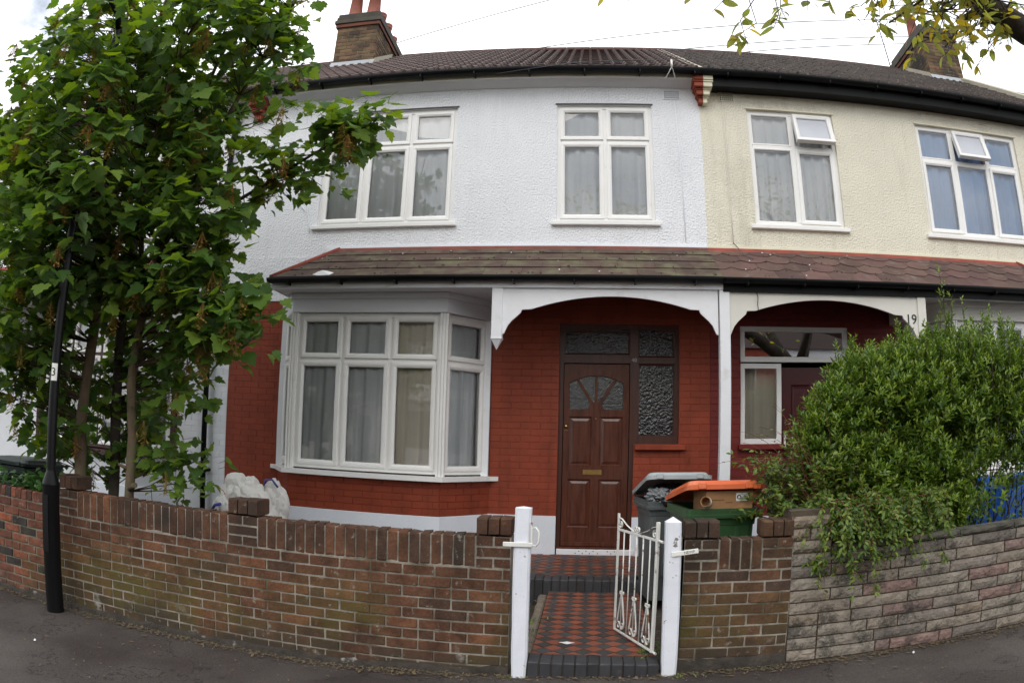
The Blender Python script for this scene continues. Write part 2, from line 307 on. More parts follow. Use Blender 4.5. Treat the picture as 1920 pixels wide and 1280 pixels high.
def stone_mat():
    m = bpy.data.materials.new('recon_stone'); m.use_nodes = True
    t = m.node_tree; p = t.nodes['Principled BSDF']; N = t.nodes.new; L = t.links.new
    oi = N('ShaderNodeObjectInfo'); cr = N('ShaderNodeValToRGB'); e = cr.color_ramp.elements; cr.color_ramp.interpolation = 'CONSTANT'
    e[0].color = (.275, .232, .188, 1); e[1].position = .9; e[1].color = (.255, .205, .158, 1)
    for pos, c in ((.2, (.240, .208, .178)), (.42, (.255, .172, .150)), (.55, (.265, .232, .192)), (.72, (.222, .160, .142)), (.8, (.175, .152, .132))):
        k = e.new(pos); k.color = (*c, 1)
    L(oi.outputs['Random'], cr.inputs[0])
    g = N('ShaderNodeNewGeometry'); P = g.outputs['Position']
    n1 = N('ShaderNodeTexNoise'); n1.inputs['Scale'].default_value = 10; n1.inputs['Detail'].default_value = 6; L(P, n1.inputs['Vector'])
    mr = N('ShaderNodeMapRange'); mr.inputs[1].default_value = .3; mr.inputs[2].default_value = .7; mr.inputs[3].default_value = .72; mr.inputs[4].default_value = 1.2; L(n1.outputs['Fac'], mr.inputs[0])
    hs = N('ShaderNodeHueSaturation'); L(cr.outputs[0], hs.inputs['Color']); L(mr.outputs[0], hs.inputs['Value'])
    n2 = N('ShaderNodeTexNoise'); n2.inputs['Scale'].default_value = 4.5; n2.inputs['Detail'].default_value = 10; n2.inputs['Roughness'].default_value = .8; L(P, n2.inputs['Vector'])
    r2 = N('ShaderNodeMapRange'); r2.inputs[1].default_value = .51; r2.inputs[2].default_value = .60; r2.inputs[4].default_value = .75; L(n2.outputs['Fac'], r2.inputs[0])
    x = N('ShaderNodeMix'); x.data_type = 'RGBA'; L(r2.outputs[0], x.inputs['Factor']); L(hs.outputs[0], x.inputs['A']); x.inputs['B'].default_value = (.040, .038, .034, 1)
    L(x.outputs['Result'], p.inputs['Base Color']); p.inputs['Roughness'].default_value = .92; p.inputs['Specular IOR Level'].default_value = .2
    n3 = N('ShaderNodeTexNoise'); n3.inputs['Scale'].default_value = 38; n3.inputs['Detail'].default_value = 10; L(P, n3.inputs['Vector'])
    bp = N('ShaderNodeBump'); bp.inputs['Strength'].default_value = .9; bp.inputs['Distance'].default_value = .02; L(n3.outputs['Fac'], bp.inputs['Height']); L(bp.outputs[0], p.inputs['Normal'])
    MATS['recon_stone'] = m
stone_mat()
mat('stone_joint', (.085, .065, .045), .95, .3, 8, .6, 50, .01)
mat('stone_cap', (.12, .11, .085), .95, .3, 6, .8, 30, .015, col2=(.04, .04, .032), c2s=4, c2lo=.45, c2hi=.65)

def asphalt():
    m = bpy.data.materials.new('asphalt'); m.use_nodes = True
    t = m.node_tree; p = t.nodes['Principled BSDF']; N = t.nodes.new; L = t.links.new
    g = N('ShaderNodeNewGeometry'); P = g.outputs['Position']
    n1 = N('ShaderNodeTexNoise'); n1.inputs['Scale'].default_value = 1.1; n1.inputs['Detail'].default_value = 6; L(P, n1.inputs['Vector'])
    cr = N('ShaderNodeValToRGB'); e = cr.color_ramp.elements; e[0].position = .36; e[0].color = (.034, .025, .023, 1); e[1].position = .64; e[1].color = (.076, .064, .058, 1)
    L(n1.outputs['Fac'], cr.inputs[0])
    n2 = N('ShaderNodeTexNoise'); n2.inputs['Scale'].default_value = 70; n2.inputs['Detail'].default_value = 6; n2.inputs['Roughness'].default_value = .8; L(P, n2.inputs['Vector'])
    mr = N('ShaderNodeMapRange'); mr.inputs[1].default_value = .3; mr.inputs[2].default_value = .7; mr.inputs[3].default_value = .45; mr.inputs[4].default_value = 1.75; L(n2.outputs['Fac'], mr.inputs[0])
    hs = N('ShaderNodeHueSaturation'); L(cr.outputs[0], hs.inputs['Color']); L(mr.outputs[0], hs.inputs['Value'])
    v = N('ShaderNodeTexVoronoi'); v.inputs['Scale'].default_value = 26; L(P, v.inputs['Vector'])
    r = N('ShaderNodeMapRange'); r.inputs[1].default_value = .10; r.inputs[2].default_value = .05; r.inputs[4].default_value = .8; L(v.outputs['Distance'], r.inputs[0])
    n4 = N('ShaderNodeTexNoise'); n4.inputs['Scale'].default_value = 6; L(P, n4.inputs['Vector'])
    r4 = N('ShaderNodeMapRange'); r4.inputs[1].default_value = .56; r4.inputs[2].default_value = .62; L(n4.outputs['Fac'], r4.inputs[0])
    mu = N('ShaderNodeMath'); mu.operation = 'MULTIPLY'; L(r.outputs[0], mu.inputs[0]); L(r4.outputs[0], mu.inputs[1])
    x = N('ShaderNodeMix'); x.data_type = 'RGBA'; L(mu.outputs[0], x.inputs['Factor']); L(hs.outputs[0], x.inputs['A']); x.inputs['B'].default_value = (.19, .165, .13, 1)
    gv = N('ShaderNodeTexVoronoi'); gv.inputs['Scale'].default_value = 3.2; L(P, gv.inputs['Vector'])          # trodden gum
    gr = N('ShaderNodeMapRange'); gr.inputs[1].default_value = .085; gr.inputs[2].default_value = .065; gr.inputs[4].default_value = .55; L(gv.outputs['Distance'], gr.inputs[0])
    gx = N('ShaderNodeMix'); gx.data_type = 'RGBA'; L(gr.outputs[0], gx.inputs['Factor']); L(x.outputs['Result'], gx.inputs['A']); gx.inputs['B'].default_value = (.020, .018, .017, 1)
    wv = N('ShaderNodeTexNoise'); wv.inputs['Scale'].default_value = .55; wv.inputs['Detail'].default_value = 9; wv.inputs['Roughness'].default_value = .62; L(P, wv.inputs['Vector'])      # hairline cracks
    ab = N('ShaderNodeMath'); ab.operation = 'SUBTRACT'; ab.inputs[1].default_value = .5; L(wv.outputs['Fac'], ab.inputs[0]); aa = N('ShaderNodeMath'); aa.operation = 'ABSOLUTE'; L(ab.outputs[0], aa.inputs[0])
    cr_ = N('ShaderNodeMapRange'); cr_.inputs[1].default_value = .0035; cr_.inputs[2].default_value = .0015; cr_.inputs[4].default_value = .8; L(aa.outputs[0], cr_.inputs[0])
    cx_ = N('ShaderNodeMix'); cx_.data_type = 'RGBA'; L(cr_.outputs[0], cx_.inputs['Factor']); L(gx.outputs['Result'], cx_.inputs['A']); cx_.inputs['B'].default_value = (.014, .012, .011, 1)
    L(cx_.outputs['Result'], p.inputs['Base Color']); p.inputs['Roughness'].default_value = .82; p.inputs['Specular IOR Level'].default_value = .35
    bp = N('ShaderNodeBump'); bp.inputs['Strength'].default_value = .7; bp.inputs['Distance'].default_value = .006; L(n2.outputs['Fac'], bp.inputs['Height']); L(bp.outputs[0], p.inputs['Normal'])
    MATS['asphalt'] = m
asphalt()

# ------------------------------------------------------------------ mesh helpers
class MB:
    def __init__(s): s.v = []; s.f = []; s.sm = []
    def quad(s, a, b, c, d, smooth=False):
        n = len(s.v); s.v += [tuple(a), tuple(b), tuple(c), tuple(d)]; s.f.append((n, n + 1, n + 2, n + 3)); s.sm.append(smooth)
    def poly(s, pts, smooth=False):
        n = len(s.v); s.v += [tuple(p) for p in pts]; s.f.append(tuple(range(n, n + len(pts)))); s.sm.append(smooth)
    def box(s, x0, x1, y0, y1, z0, z1):
        n = len(s.v)
        s.v += [(x0, y0, z0), (x1, y0, z0), (x1, y1, z0), (x0, y1, z0), (x0, y0, z1), (x1, y0, z1), (x1, y1, z1), (x0, y1, z1)]
        for q in ((0, 3, 2, 1), (4, 5, 6, 7), (0, 1, 5, 4), (1, 2, 6, 5), (2, 3, 7, 6), (3, 0, 4, 7)):
            s.f.append(tuple(n + i for i in q)); s.sm.append(False)
        return s
    def cbox(s, x0, x1, y0, y1, z0, z1, c=.004):
        """box with chamfered edges"""
        n = len(s.v); xs, ys, zs = (x0, x1), (y0, y1), (z0, z1)
        idx = {}
        for i in (0, 1):
            for j in (0, 1):
                for k in (0, 1):
                    sx, sy, sz = (1, -1)[i] * c, (1, -1)[j] * c, (1, -1)[k] * c
                    for ax in range(3):
                        p = [xs[i] + sx, ys[j] + sy, zs[k] + sz]; p[ax] = (xs[i], ys[j], zs[k])[ax]
                        idx[(i, j, k, ax)] = len(s.v); s.v.append(tuple(p))
        F = s.f.append
        def A(q): F(tuple(q)); s.sm.append(False)
        A([idx[(0, j, k, 0)] for j, k in ((0, 0), (0, 1), (1, 1), (1, 0))]); A([idx[(1, j, k, 0)] for j, k in ((0, 0), (1, 0), (1, 1), (0, 1))])
        A([idx[(i, 0, k, 1)] for i, k in ((0, 0), (1, 0), (1, 1), (0, 1))]); A([idx[(i, 1, k, 1)] for i, k in ((0, 0), (0, 1), (1, 1), (1, 0))])
        A([idx[(i, j, 0, 2)] for i, j in ((0, 0), (0, 1), (1, 1), (1, 0))]); A([idx[(i, j, 1, 2)] for i, j in ((0, 0), (1, 0), (1, 1), (0, 1))])
        for j in (0, 1):
            for k in (0, 1): A([idx[(0, j, k, 1)], idx[(1, j, k, 1)], idx[(1, j, k, 2)], idx[(0, j, k, 2)]])
        for i in (0, 1):
            for k in (0, 1): A([idx[(i, 0, k, 0)], idx[(i, 1, k, 0)], idx[(i, 1, k, 2)], idx[(i, 0, k, 2)]])
            for j in (0, 1): A([idx[(i, j, 0, 0)], idx[(i, j, 1, 0)], idx[(i, j, 1, 1)], idx[(i, j, 0, 1)]])
        for i in (0, 1):
            for j in (0, 1):
                for k in (0, 1): A([idx[(i, j, k, 0)], idx[(i, j, k, 1)], idx[(i, j, k, 2)]])
        return s
    def prism(s, pts, y0, y1):
        """polygon in (x, z), counter-clockwise seen from -y, extruded from y0 (front) to y1"""
        n = len(s.v); k = len(pts)
        s.v += [(x, y0, z) for x, z in pts] + [(x, y1, z) for x, z in pts]
        s.f.append(tuple(range(n, n + k))); s.sm.append(False)
        s.f.append(tuple(range(n + 2 * k - 1, n + k - 1, -1))); s.sm.append(False)
        for i in range(k):
            j = (i + 1) % k; s.f.append((n + i, n + k + i, n + k + j, n + j)); s.sm.append(False)
        return s
    def zprism(s, pts, z0, z1):
        n = len(s.v); k = len(pts)
        s.v += [(x, y, z0) for x, y in pts] + [(x, y, z1) for x, y in pts]
        s.f.append(tuple(range(n + k - 1, n - 1, -1))); s.sm.append(False)
        s.f.append(tuple(range(n + k, n + 2 * k))); s.sm.append(False)
        for i in range(k):
            j = (i + 1) % k; s.f.append((n + i, n + j, n + k + j, n + k + i)); s.sm.append(False)
        return s
    def ring(s, x0, x1, z0, z1, prof):
        """picture-frame sweep: prof = [(inset, y)]"""
        n = len(s.v)
        for ins, y in prof:
            s.v += [(x0 + ins, y, z0 + ins), (x1 - ins, y, z0 + ins), (x1 - ins, y, z1 - ins), (x0 + ins, y, z1 - ins)]
        for i in range(len(prof) - 1):
            for k in range(4):
                a = n + i * 4 + k; b = n + i * 4 + (k + 1) % 4
                s.f.append((a, b, b + 4, a + 4)); s.sm.append(False)
        return s
    def tube(s, pts, rad, seg=8, smooth=True, cap=True):
        n = len(s.v); m = len(pts); pts = [Vector(p) for p in pts]
        if not hasattr(rad, '__len__'): rad = [rad] * m
        up = Vector((0, 0, 1))
        t0 = (pts[1] - pts[0]).normalized()
        if abs(t0.dot(up)) > .95: up = Vector((1, 0, 0))
        a = t0.cross(up).normalized()
        for i in range(m):
            t = (pts[min(i + 1, m - 1)] - pts[max(i - 1, 0)]).normalized()
            a = (a - t * a.dot(t)).normalized(); b = t.cross(a)
            for k in range(seg):
                th = 2 * math.pi * k / seg
                s.v.append(tuple(pts[i] + (a * math.cos(th) + b * math.sin(th)) * rad[i]))
        for i in range(m - 1):
            for k in range(seg):
                p = n + i * seg + k; q = n + i * seg + (k + 1) % seg
                s.f.append((p, q, q + seg, p + seg)); s.sm.append(smooth)
        if cap:
            s.f.append(tuple(range(n + seg - 1, n - 1, -1))); s.sm.append(False)
            s.f.append(tuple(range(n + (m - 1) * seg, n + m * seg))); s.sm.append(False)
        return s
    def lathe(s, prof, cx=0, cy=0, seg=16, smooth=True):
        n = len(s.v)
        for r, z in prof:
            for k in range(seg):
                th = 2 * math.pi * k / seg; s.v.append((cx + r * math.cos(th), cy + r * math.sin(th), z))
        for i in range(len(prof) - 1):
            for k in range(seg):
                p = n + i * seg + k; q = n + i * seg + (k + 1) % seg
                s.f.append((p, q, q + seg, p + seg)); s.sm.append(smooth)
        return s
    def flip(s):
        s.f = [tuple(reversed(f)) for f in s.f]; return s
    def mesh(s, name, m):
        me = bpy.data.meshes.new(name); me.from_pydata(s.v, [], s.f)
        if any(s.sm): me.polygons.foreach_set('use_smooth', s.sm)
        me.materials.append(MATS[m] if isinstance(m, str) else m); me.update()
        return me

WM = {}
def place(o, parent, world):
    COL.objects.link(o); WM[o] = world
    if parent is not None:
        o.parent = parent; o.matrix_parent_inverse = WM[parent].inverted()
    o.matrix_basis = world
    return o
def obj(name, mb, m, parent=None, world=None):
    me = mb.mesh(name, m) if isinstance(mb, MB) else mb
    return place(bpy.data.objects.new(name, me), parent, world or Matrix.Identity(4))
def tag(o, label, cat, group=None, kind=None):
    o['label'] = label
    if cat: o['category'] = cat
    if group: o['group'] = group
    if kind: o['kind'] = kind
    return o
def thing(name, label, cat, loc=(0, 0, 0), group=None):
    o = bpy.data.objects.new(name, None); o.empty_display_size = .1
    place(o, None, Matrix.Translation(loc)); return tag(o, label, cat, group)
def struct(name, mb, m, label=None):
    o = obj(name, mb, m); o['kind'] = 'structure'
    if label: o['label'] = label
    return o
def box(x0, x1, y0, y1, z0, z1): return MB().box(min(x0, x1), max(x0, x1), y0, y1, z0, z1)
def cbox(x0, x1, y0, y1, z0, z1, c=.004): return MB().cbox(min(x0, x1), max(x0, x1), y0, y1, z0, z1, c)
def T(x, y, z, rz=0, s=None):
    M = Matrix.Translation((x, y, z)) @ Matrix.Rotation(rz, 4, 'Z')
    return M @ Matrix.Diagonal((*s, 1)) if s else M
def text(name, body, size, m, parent, world, extrude=.002, align='CENTER'):
    c = bpy.data.curves.new(name, 'FONT'); c.body = body; c.size = size; c.extrude = extrude; c.align_x = align; c.align_y = 'CENTER'
    tmp = bpy.data.objects.new(name, c); COL.objects.link(tmp)
    me = bpy.data.meshes.new_from_object(tmp.evaluated_get(bpy.context.evaluated_depsgraph_get())); me.materials.clear(); me.materials.append(MATS[m])
    bpy.data.objects.remove(tmp); return place(bpy.data.objects.new(name, me), parent, world)
FACE = Matrix.Rotation(R(90), 4, 'X')      # text standing upright, facing -y

def unit_brick(m, cx=.02, cz=.055, cy=.04, jag=0.0):
    """chamfered unit bricks (front at y = 0), a few variants with worn, uneven arrises; chamfers are shares of length, height and depth"""
    out = []
    for q in range(6 if jag else 1):
        r = random.Random(q * 7 + 1); b = MB(); b.cbox(0, 1, 0, 1, 0, 1, .1)
        def sh(t, c): return c if abs(t - .1) < 1e-6 else (1 - c if abs(t - .9) < 1e-6 else t)
        b.v = [(sh(x, cx) + r.uniform(-1, 1) * jag * .35, sh(y, cy) + (r.uniform(0, 1) * jag if y < .5 else 0), sh(z, cz) + r.uniform(-1, 1) * jag) for x, y, z in b.v]
        out.append(b.mesh('brick', m))
    return out
def pick(meshes, rng=random): return rng.choice(meshes) if isinstance(meshes, list) else meshes

def wall_holes(x0, x1, z0, z1, y0, y1, holes):
    """wall panel with rectangular openings (x0, x1, z0, z1), with reveals"""
    b = MB()
    xs = sorted({x0, x1, *[h[0] for h in holes], *[h[1] for h in holes]}); zs = sorted({z0, z1, *[h[2] for h in holes], *[h[3] for h in holes]})
    xs = [x for x in xs if x0 <= x <= x1]; zs = [z for z in zs if z0 <= z <= z1]
    def solid(i, k):
        if not (0 <= i < len(xs) - 1 and 0 <= k < len(zs) - 1): return False
        cx, cz = (xs[i] + xs[i + 1]) / 2, (zs[k] + zs[k + 1]) / 2
        return not any(h[0] < cx < h[1] and h[2] < cz < h[3] for h in holes)
    for i in range(len(xs) - 1):
        for k in range(len(zs) - 1):
            if not solid(i, k): continue
            a, c, d, e = xs[i], xs[i + 1], zs[k], zs[k + 1]
            b.quad((a, y0, d), (c, y0, d), (c, y0, e), (a, y0, e)); b.quad((c, y1, d), (a, y1, d), (a, y1, e), (c, y1, e))
            if not solid(i - 1, k): b.quad((a, y1, d), (a, y0, d), (a, y0, e), (a, y1, e))
            if not solid(i + 1, k): b.quad((c, y0, d), (c, y1, d), (c, y1, e), (c, y0, e))
            if not solid(i, k - 1): b.quad((a, y1, d), (c, y1, d), (c, y0, d), (a, y0, d))
            if not solid(i, k + 1): b.quad((a, y0, e), (c, y0, e), (c, y1, e), (a, y1, e))
    return b

def lay(parent, mesh, frame, u0, u1, z0, z1, holes=(), L=.225, C=.075, j=.010, depth=.05, header_every=0, rng=random, proud=.003, start=0.0, name='brick', limit=10000):
    """stretcher bond on the plane of FRAME (local x along, y into the wall, z up); one object per brick, sharing one mesh"""
    out = []; k = 0; z = z0
    while z < z1 - .02 and len(out) < limit:
        h = min(C, z1 - z) - j
        if h < .018: break
        u = u0 - ((L / 2) if k % 2 else 0) - start
        while u < u1 - .012:
            a, b = max(u, u0), min(u + L, u1); u += L
            segs = [(a, b)]
            for (ha, hb, hc, hd) in holes:
                if z + h * .5 > hc and z + h * .5 < hd:
                    ns = []
                    for s0, s1 in segs:
                        if hb <= s0 or ha >= s1: ns.append((s0, s1)); continue
                        if ha > s0: ns.append((s0, ha))
                        if hb < s1: ns.append((hb, s1))
                    segs = ns
            for s0, s1 in segs:
                if s1 - s0 < .035: continue
                pr = rng.uniform(0, proud)
                M = frame @ Matrix.Translation((s0 + j / 2, -pr, z + j / 2 + rng.uniform(-.001, .001))) @ Matrix.Diagonal((s1 - s0 - j, depth, h, 1))
                out.append(place(bpy.data.objects.new(name, pick(mesh, rng)), parent, M))
        z += C; k += 1
    return out

# ------------------------------------------------------------------ the setting: ground
GZ = [(-14, -.06), (-6, -.035), (-4.2, -.02), (-1.67, 0), (-.5, .045), (.8, .088), (2.2, .140), (3.4, .178), (6, .25), (14, .42)]
def gz(x):
    for (a, za), (b, zb) in zip(GZ, GZ[1:]):
        if x <= b: return za + (zb - za) * (x - a) / (b - a)
    return GZ[-1][1]
def strip(y0, y1, dz, x0=-14, x1=14, n=84, m=8, bumpy=0.0):
    b = MB()
    for i in range(n + 1):
        x = x0 + (x1 - x0) * i / n
        for k in range(m + 1):
            y = y0 + (y1 - y0) * k / m
            b.v.append((x, y, gz(x) + dz + bumpy * noise.noise(Vector((x * 1.7, y * 1.7, 0)))))
    for i in range(n):
        for k in range(m):
            a = i * (m + 1) + k; b.f.append((a, a + m + 1, a + m + 2, a + 1)); b.sm.append(True)
    return b
struct('ground', MB().box(-400, 400, -400, 400, -1.0, -.35), 'asphalt')
struct('road', strip(-7.5, 1.25, -.13, m=4), 'asphalt', 'dark asphalt road beyond the kerb')
struct('pavement', strip(1.4, 4.64, 0, bumpy=.006, n=140, m=24), 'asphalt', 'dark brown asphalt pavement along the garden walls')
kb = MB()
for i in range(28):
    xa, xb = -14 + i, -13 + i
    kb.box(xa + .004, xb - .004, 1.25, 1.397, min(gz(xa), gz(xb)) - .25, (gz(xa) + gz(xb)) / 2 + .003)
struct('kerb', kb, 'edging', 'grey kerb stones at the edge of the pavement')
sg = MB()
n, m = 150, 30
for i in range(n + 1):
    for k in range(m + 1):
        x = -14 + 28 * i / n; y = 4.66 + 3.4 * k / m
        d = noise.noise(Vector((x * 2.3, y * 2.3, 3))) * .025 + noise.noise(Vector((x * 7, y * 7, 9))) * .012
        inpath = -.42 < x < .55
        sg.v.append((x, y, .10 + max(0, x) * .02 + (-.12 if inpath else d)))
for i in range(n):
    for k in range(m):
        a = i * (m + 1) + k; sg.f.append((a, a + m + 1, a + m + 2, a + 1)); sg.sm.append(True)
struct('front_garden', sg, 'soil', 'bare soil of the front gardens behind the walls')

# ------------------------------------------------------------------ windows
def curtain_mesh(w, z0, z1, y, amp=.030, n=90, seed=0, gap=None, m='curtain', lean=0.0):
    rng = random.Random(seed); ph = [rng.uniform(0, 6.28) for _ in range(4)]; fr = [rng.uniform(34, 46), rng.uniform(60, 80), rng.uniform(12, 18)]
    b = MB(); rows = 5
    for k in range(rows + 1):
        t = k / rows
        for i in range(n + 1):
            x = w * i / n
            d = amp * (.6 * math.sin(fr[0] * x + ph[0] + .5 * math.sin(3 * t + ph[3])) + .25 * math.sin(fr[1] * x + ph[1]) + .5 * math.sin(fr[2] * x + ph[2]))
            xx = x + lean * (1 - t) * math.sin(x * 9 + ph[3])
            b.v.append((xx, y + d * (.5 + .7 * (1 - t)), z0 + (z1 - z0) * t))
    for k in range(rows):
        for i in range(n):
            if gap and any(g0 < i / n < g1 for g0, g1 in gap): continue
            a = k * (n + 1) + i; b.f.append((a, a + 1, a + n + 2, a + n + 1)); b.sm.append(True)
    return b.mesh('curtain', m)

def window(parent, F, w, z0, z1, cols, trans, seed=0, fm='upvc', curt='curtain', glass='glass', openc=None, fixed=(), sill=True, outer=.052, gap=None, cdist=.13, trim=None, curt_cols=None, sm=None):
    """casement window: frame with mullions and transom, a mitred sash and a pane in every light, net curtain behind"""
    b = MB(); b.ring(0, w, z0, z1, [(0, .07), (0, .0), (outer - .008, .0), (outer, .012), (outer, .07)])
    edges = [0.0]
    tot = sum(cols)
    for c in cols: edges.append(edges[-1] + c / tot * w)
    mw = .032
    for e in edges[1:-1]: b.cbox(e - mw, e + mw, .002, .07, z0 + outer, z1 - outer, .004)
    for i in range(len(cols)):
        xa = edges[i] + (outer if i == 0 else mw); xb = edges[i + 1] - (outer if i == len(cols) - 1 else mw)
        b.cbox(xa, xb, .004, .07, trans - mw, trans + mw, .004)
    fo = obj('window', b, fm, parent, F)
    if trim: fo['label'] = trim
    for i in range(len(cols)):
        xa = edges[i] + (outer if i == 0 else mw) - .012; xb = edges[i + 1] - (outer if i == len(cols) - 1 else mw) + .012
        for k, (za, zb) in enumerate(((z0 + outer - .012, trans - mw + .012), (trans + mw - .012, z1 - outer + .012))):
            sw = .030 if (i, k) in fixed else .056
            sb = MB(); yf = .0 if (i, k) in fixed else -.016
            sb.ring(xa, xb, za, zb, [(0, .05), (0, yf + .004), (.004, yf), (sw * .55, yf), (sw * .62, yf + .003), (sw * .9, yf + .010), (sw, yf + .018), (sw, .05)])
            M = F
            if openc == (i, k):
                M = F @ Matrix.Translation((0, 0, zb)) @ Matrix.Rotation(R(-17), 4, 'X') @ Matrix.Translation((0, -.03, -zb))
            so = obj('sash', sb, sm or fm, fo, M)
            pb = MB(); pb.quad((xa + sw - .006, .018, za + sw - .006), (xb - sw + .006, .018, za + sw - .006), (xb - sw + .006, .018, zb - sw + .006), (xa + sw - .006, .018, zb - sw + .006))
            obj('pane', pb, 'frosted' if openc == (i, k) else glass, fo, M)
            gb = MB(); gb.ring(xa + sw - .007, xb - sw + .007, za + sw - .007, zb - sw + .007, [(0, .0155), (.006, .0145), (.008, .0155)])
            obj('gasket', gb, 'ink', fo, M)
    if curt_cols:
        for i, cm in enumerate(curt_cols):
            if cm is None: continue
            xa, xb = edges[i] - .0, edges[i + 1]
            obj('curtain', curtain_mesh(xb - xa, z0 + .02, z1 - .02, cdist, seed=seed + i, m=cm, n=36, lean=.012), None, fo, F @ Matrix.Translation((xa, 0, 0)))
    else:
        obj('curtain', curtain_mesh(w - .04, z0 + .02, z1 - .02, cdist, seed=seed, gap=gap, m=curt, lean=.012), None, fo, F @ Matrix.Translation((.02, 0, 0)))
    if sill:
        obj('sill', cbox(-.06, w + .06, -.085, .05, z0 - .055, z0 - .004, .006), fm, fo, F)
    return fo

# ------------------------------------------------------------------ roof tiles
TW, TG, PITCH = .293, .335, math.atan2(2.85, 4.22)
def tile_mesh(m):
    prof = [(0, 0), (.082, 0), (.090, .018), (.101, .040), (.114, .048), (.127, .040), (.138, .018), (.146, 0), (.228, 0), (.236, .018), (.247, .040), (.260, .048), (.273, .040), (.284, .018), (.292, 0)]
    b = MB(); L = .40
    for x, z in prof: b.v += [(x, 0, z + .016), (x, L, z + .016 - .018), (x, 0, z * .6 - .004)]
    for i in range(len(prof) - 1):
        a = i * 3; b.f.append((a, a + 3, a + 4, a + 1)); b.sm.append(False); b.f.append((a + 2, a + 5, a + 3, a)); b.sm.append(False)
    me = b.mesh('tile', m); wm = {'tile_brown': 'tile_lit_crest', 'tile_dark': 'tile_lichen', 'tile_ochre': 'tile_lit_crest'}[m]; me.materials.append(MATS[wm])
    for i, p in enumerate(me.polygons):       # crests painted paler as if catching light; on the dark roof lichen along the lower lips
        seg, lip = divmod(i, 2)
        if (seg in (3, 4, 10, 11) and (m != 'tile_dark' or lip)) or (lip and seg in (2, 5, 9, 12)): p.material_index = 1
    return me
ROOF_Y, ROOF_Z = 7.74, 6.125
def roof_tiles(parent, x0, x1, mesh_name, joined=False, rows=15, rng=random):
    nc = round((x1 - x0) / TW); sx = (x1 - x0) / nc / TW
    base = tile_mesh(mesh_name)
    cp, sp = math.cos(PITCH), math.sin(PITCH)
    if joined:
        jb = MB(); jm = []; vs = [v.co.copy() for v in base.vertices]; fs = [tuple(p.vertices) for p in base.polygons]
    for r in range(rows):
        for c in range(nc):
            M = Matrix.Translation((x0 + c * TW * sx, ROOF_Y + r * TG * cp, ROOF_Z + r * TG * sp)) @ Matrix.Rotation(PITCH, 4, 'X') @ Matrix.Translation((0, rng.uniform(-.004, .004), rng.uniform(0, .003))) @ Matrix.Rotation(rng.uniform(-.006, .006), 4, 'Z') @ Matrix.Diagonal((sx, 1, 1, 1))
            if joined:
                nn = len(jb.v); jb.v += [tuple(M @ v) for v in vs]
                for f in fs: jb.f.append(tuple(nn + i for i in f)); jb.sm.append(False)
                jm += [p.material_index for p in base.polygons]
            else:
                place(bpy.data.objects.new('tile', base), parent, M)
    if joined:
        o = obj('tiles', jb, mesh_name, parent); o['kind'] = 'stuff'; o.data.materials.append(base.materials[1]); o.data.polygons.foreach_set('material_index', jm)

def clip_poly(pts, n, d):
    """keep the part of a 2-D polygon with n.p <= d"""
    out = []
    for i in range(len(pts)):
        p, q = pts[i], pts[(i + 1) % len(pts)]; a = n[0] * p[0] + n[1] * p[1] - d; b = n[0] * q[0] + n[1] * q[1] - d
        if a <= 0: out.append(p)
        if (a < 0 < b) or (b < 0 < a):
            t = a / (a - b); out.append((p[0] + (q[0] - p[0]) * t, p[1] + (q[1] - p[1]) * t))
    return out
CAN_Y0, CAN_Z0, CAN_Y1, CAN_Z1 = 7.07, 3.305, 8.0, 3.86
CAN_P = math.atan2(CAN_Z1 - CAN_Z0, CAN_Y1 - CAN_Y0); CAN_L = math.hypot(CAN_Z1 - CAN_Z0, CAN_Y1 - CAN_Y0)
def canopy_tiles(parent, x0, x1, hipx_bot, hipx_top, sgn, m, rng, rect=False):
    """diamond-cut canopy slates; the hip end (on the side SGN) is clipped"""
    W_, G_ = (.40 if rect else .305), CAN_L / 4; shared = None
    lo, hi = min(x0, hipx_bot, x1), max(x0, hipx_bot, x1)
    for r in range(4):
        off = (W_ / 2 if r % 2 else 0)
        k = -1
        while lo - off + k * W_ < hi:
            xa = lo - off + k * W_; k += 1
            if rect: P = [(0, 0), (W_, 0), (W_, G_ + .08), (0, G_ + .08)]
            elif r == 0: P = [(0, 0), (W_, 0), (W_, G_ + .10), (0, G_ + .10)]
            else: P = [(W_ * .30, 0), (W_ * .70, 0), (W_, G_ * .34), (W_, G_ + .08), (0, G_ + .08), (0, G_ * .34)]
            P = [(xa + px + (.0015 if px == 0 else -.0015 if px == W_ else 0), r * G_ + min(py, CAN_L - r * G_)) for px, py in P]
            full = list(P)
            dx = (hipx_top - hipx_bot) / CAN_L
            if sgn < 0:     # hip on the low-x side: x >= hipx_bot + dx*y
                P = clip_poly(P, (-1, dx), -hipx_bot); P = clip_poly(P, (1, 0), x1) if P else P
            else:
                P = clip_poly(P, (1, -dx), hipx_bot); P = clip_poly(P, (-1, 0), -x0) if P else P
            if len(P) < 3: continue
            ar = abs(sum(P[i][0] * P[(i + 1) % len(P)][1] - P[(i + 1) % len(P)][0] * P[i][1] for i in range(len(P)))) / 2
            if ar < .004: continue
            cx = xa; cy = r * G_
            b = MB(); h = .007 if rect else .004
            q = [(px - cx, py - cy) for px, py in P]
            b.zprism(q, 0, h)
            M = Matrix.Translation((0, CAN_Y0, CAN_Z0)) @ Matrix.Rotation(CAN_P, 4, 'X') @ Matrix.Translation((cx, cy, .013 + rng.uniform(0, .003))) @ Matrix.Rotation(-R(2.2 if rect else 1.3) + rng.uniform(-.006, .004), 4, 'X') @ Matrix.Rotation(rng.uniform(-.008, .008), 4, 'Z')
            if r > 0 and P == full:
                if shared is None: shared = b.mesh('slate', m)
                place(bpy.data.objects.new('slate', shared), parent, M)
            else:
                obj('slate', b, m, parent, M)

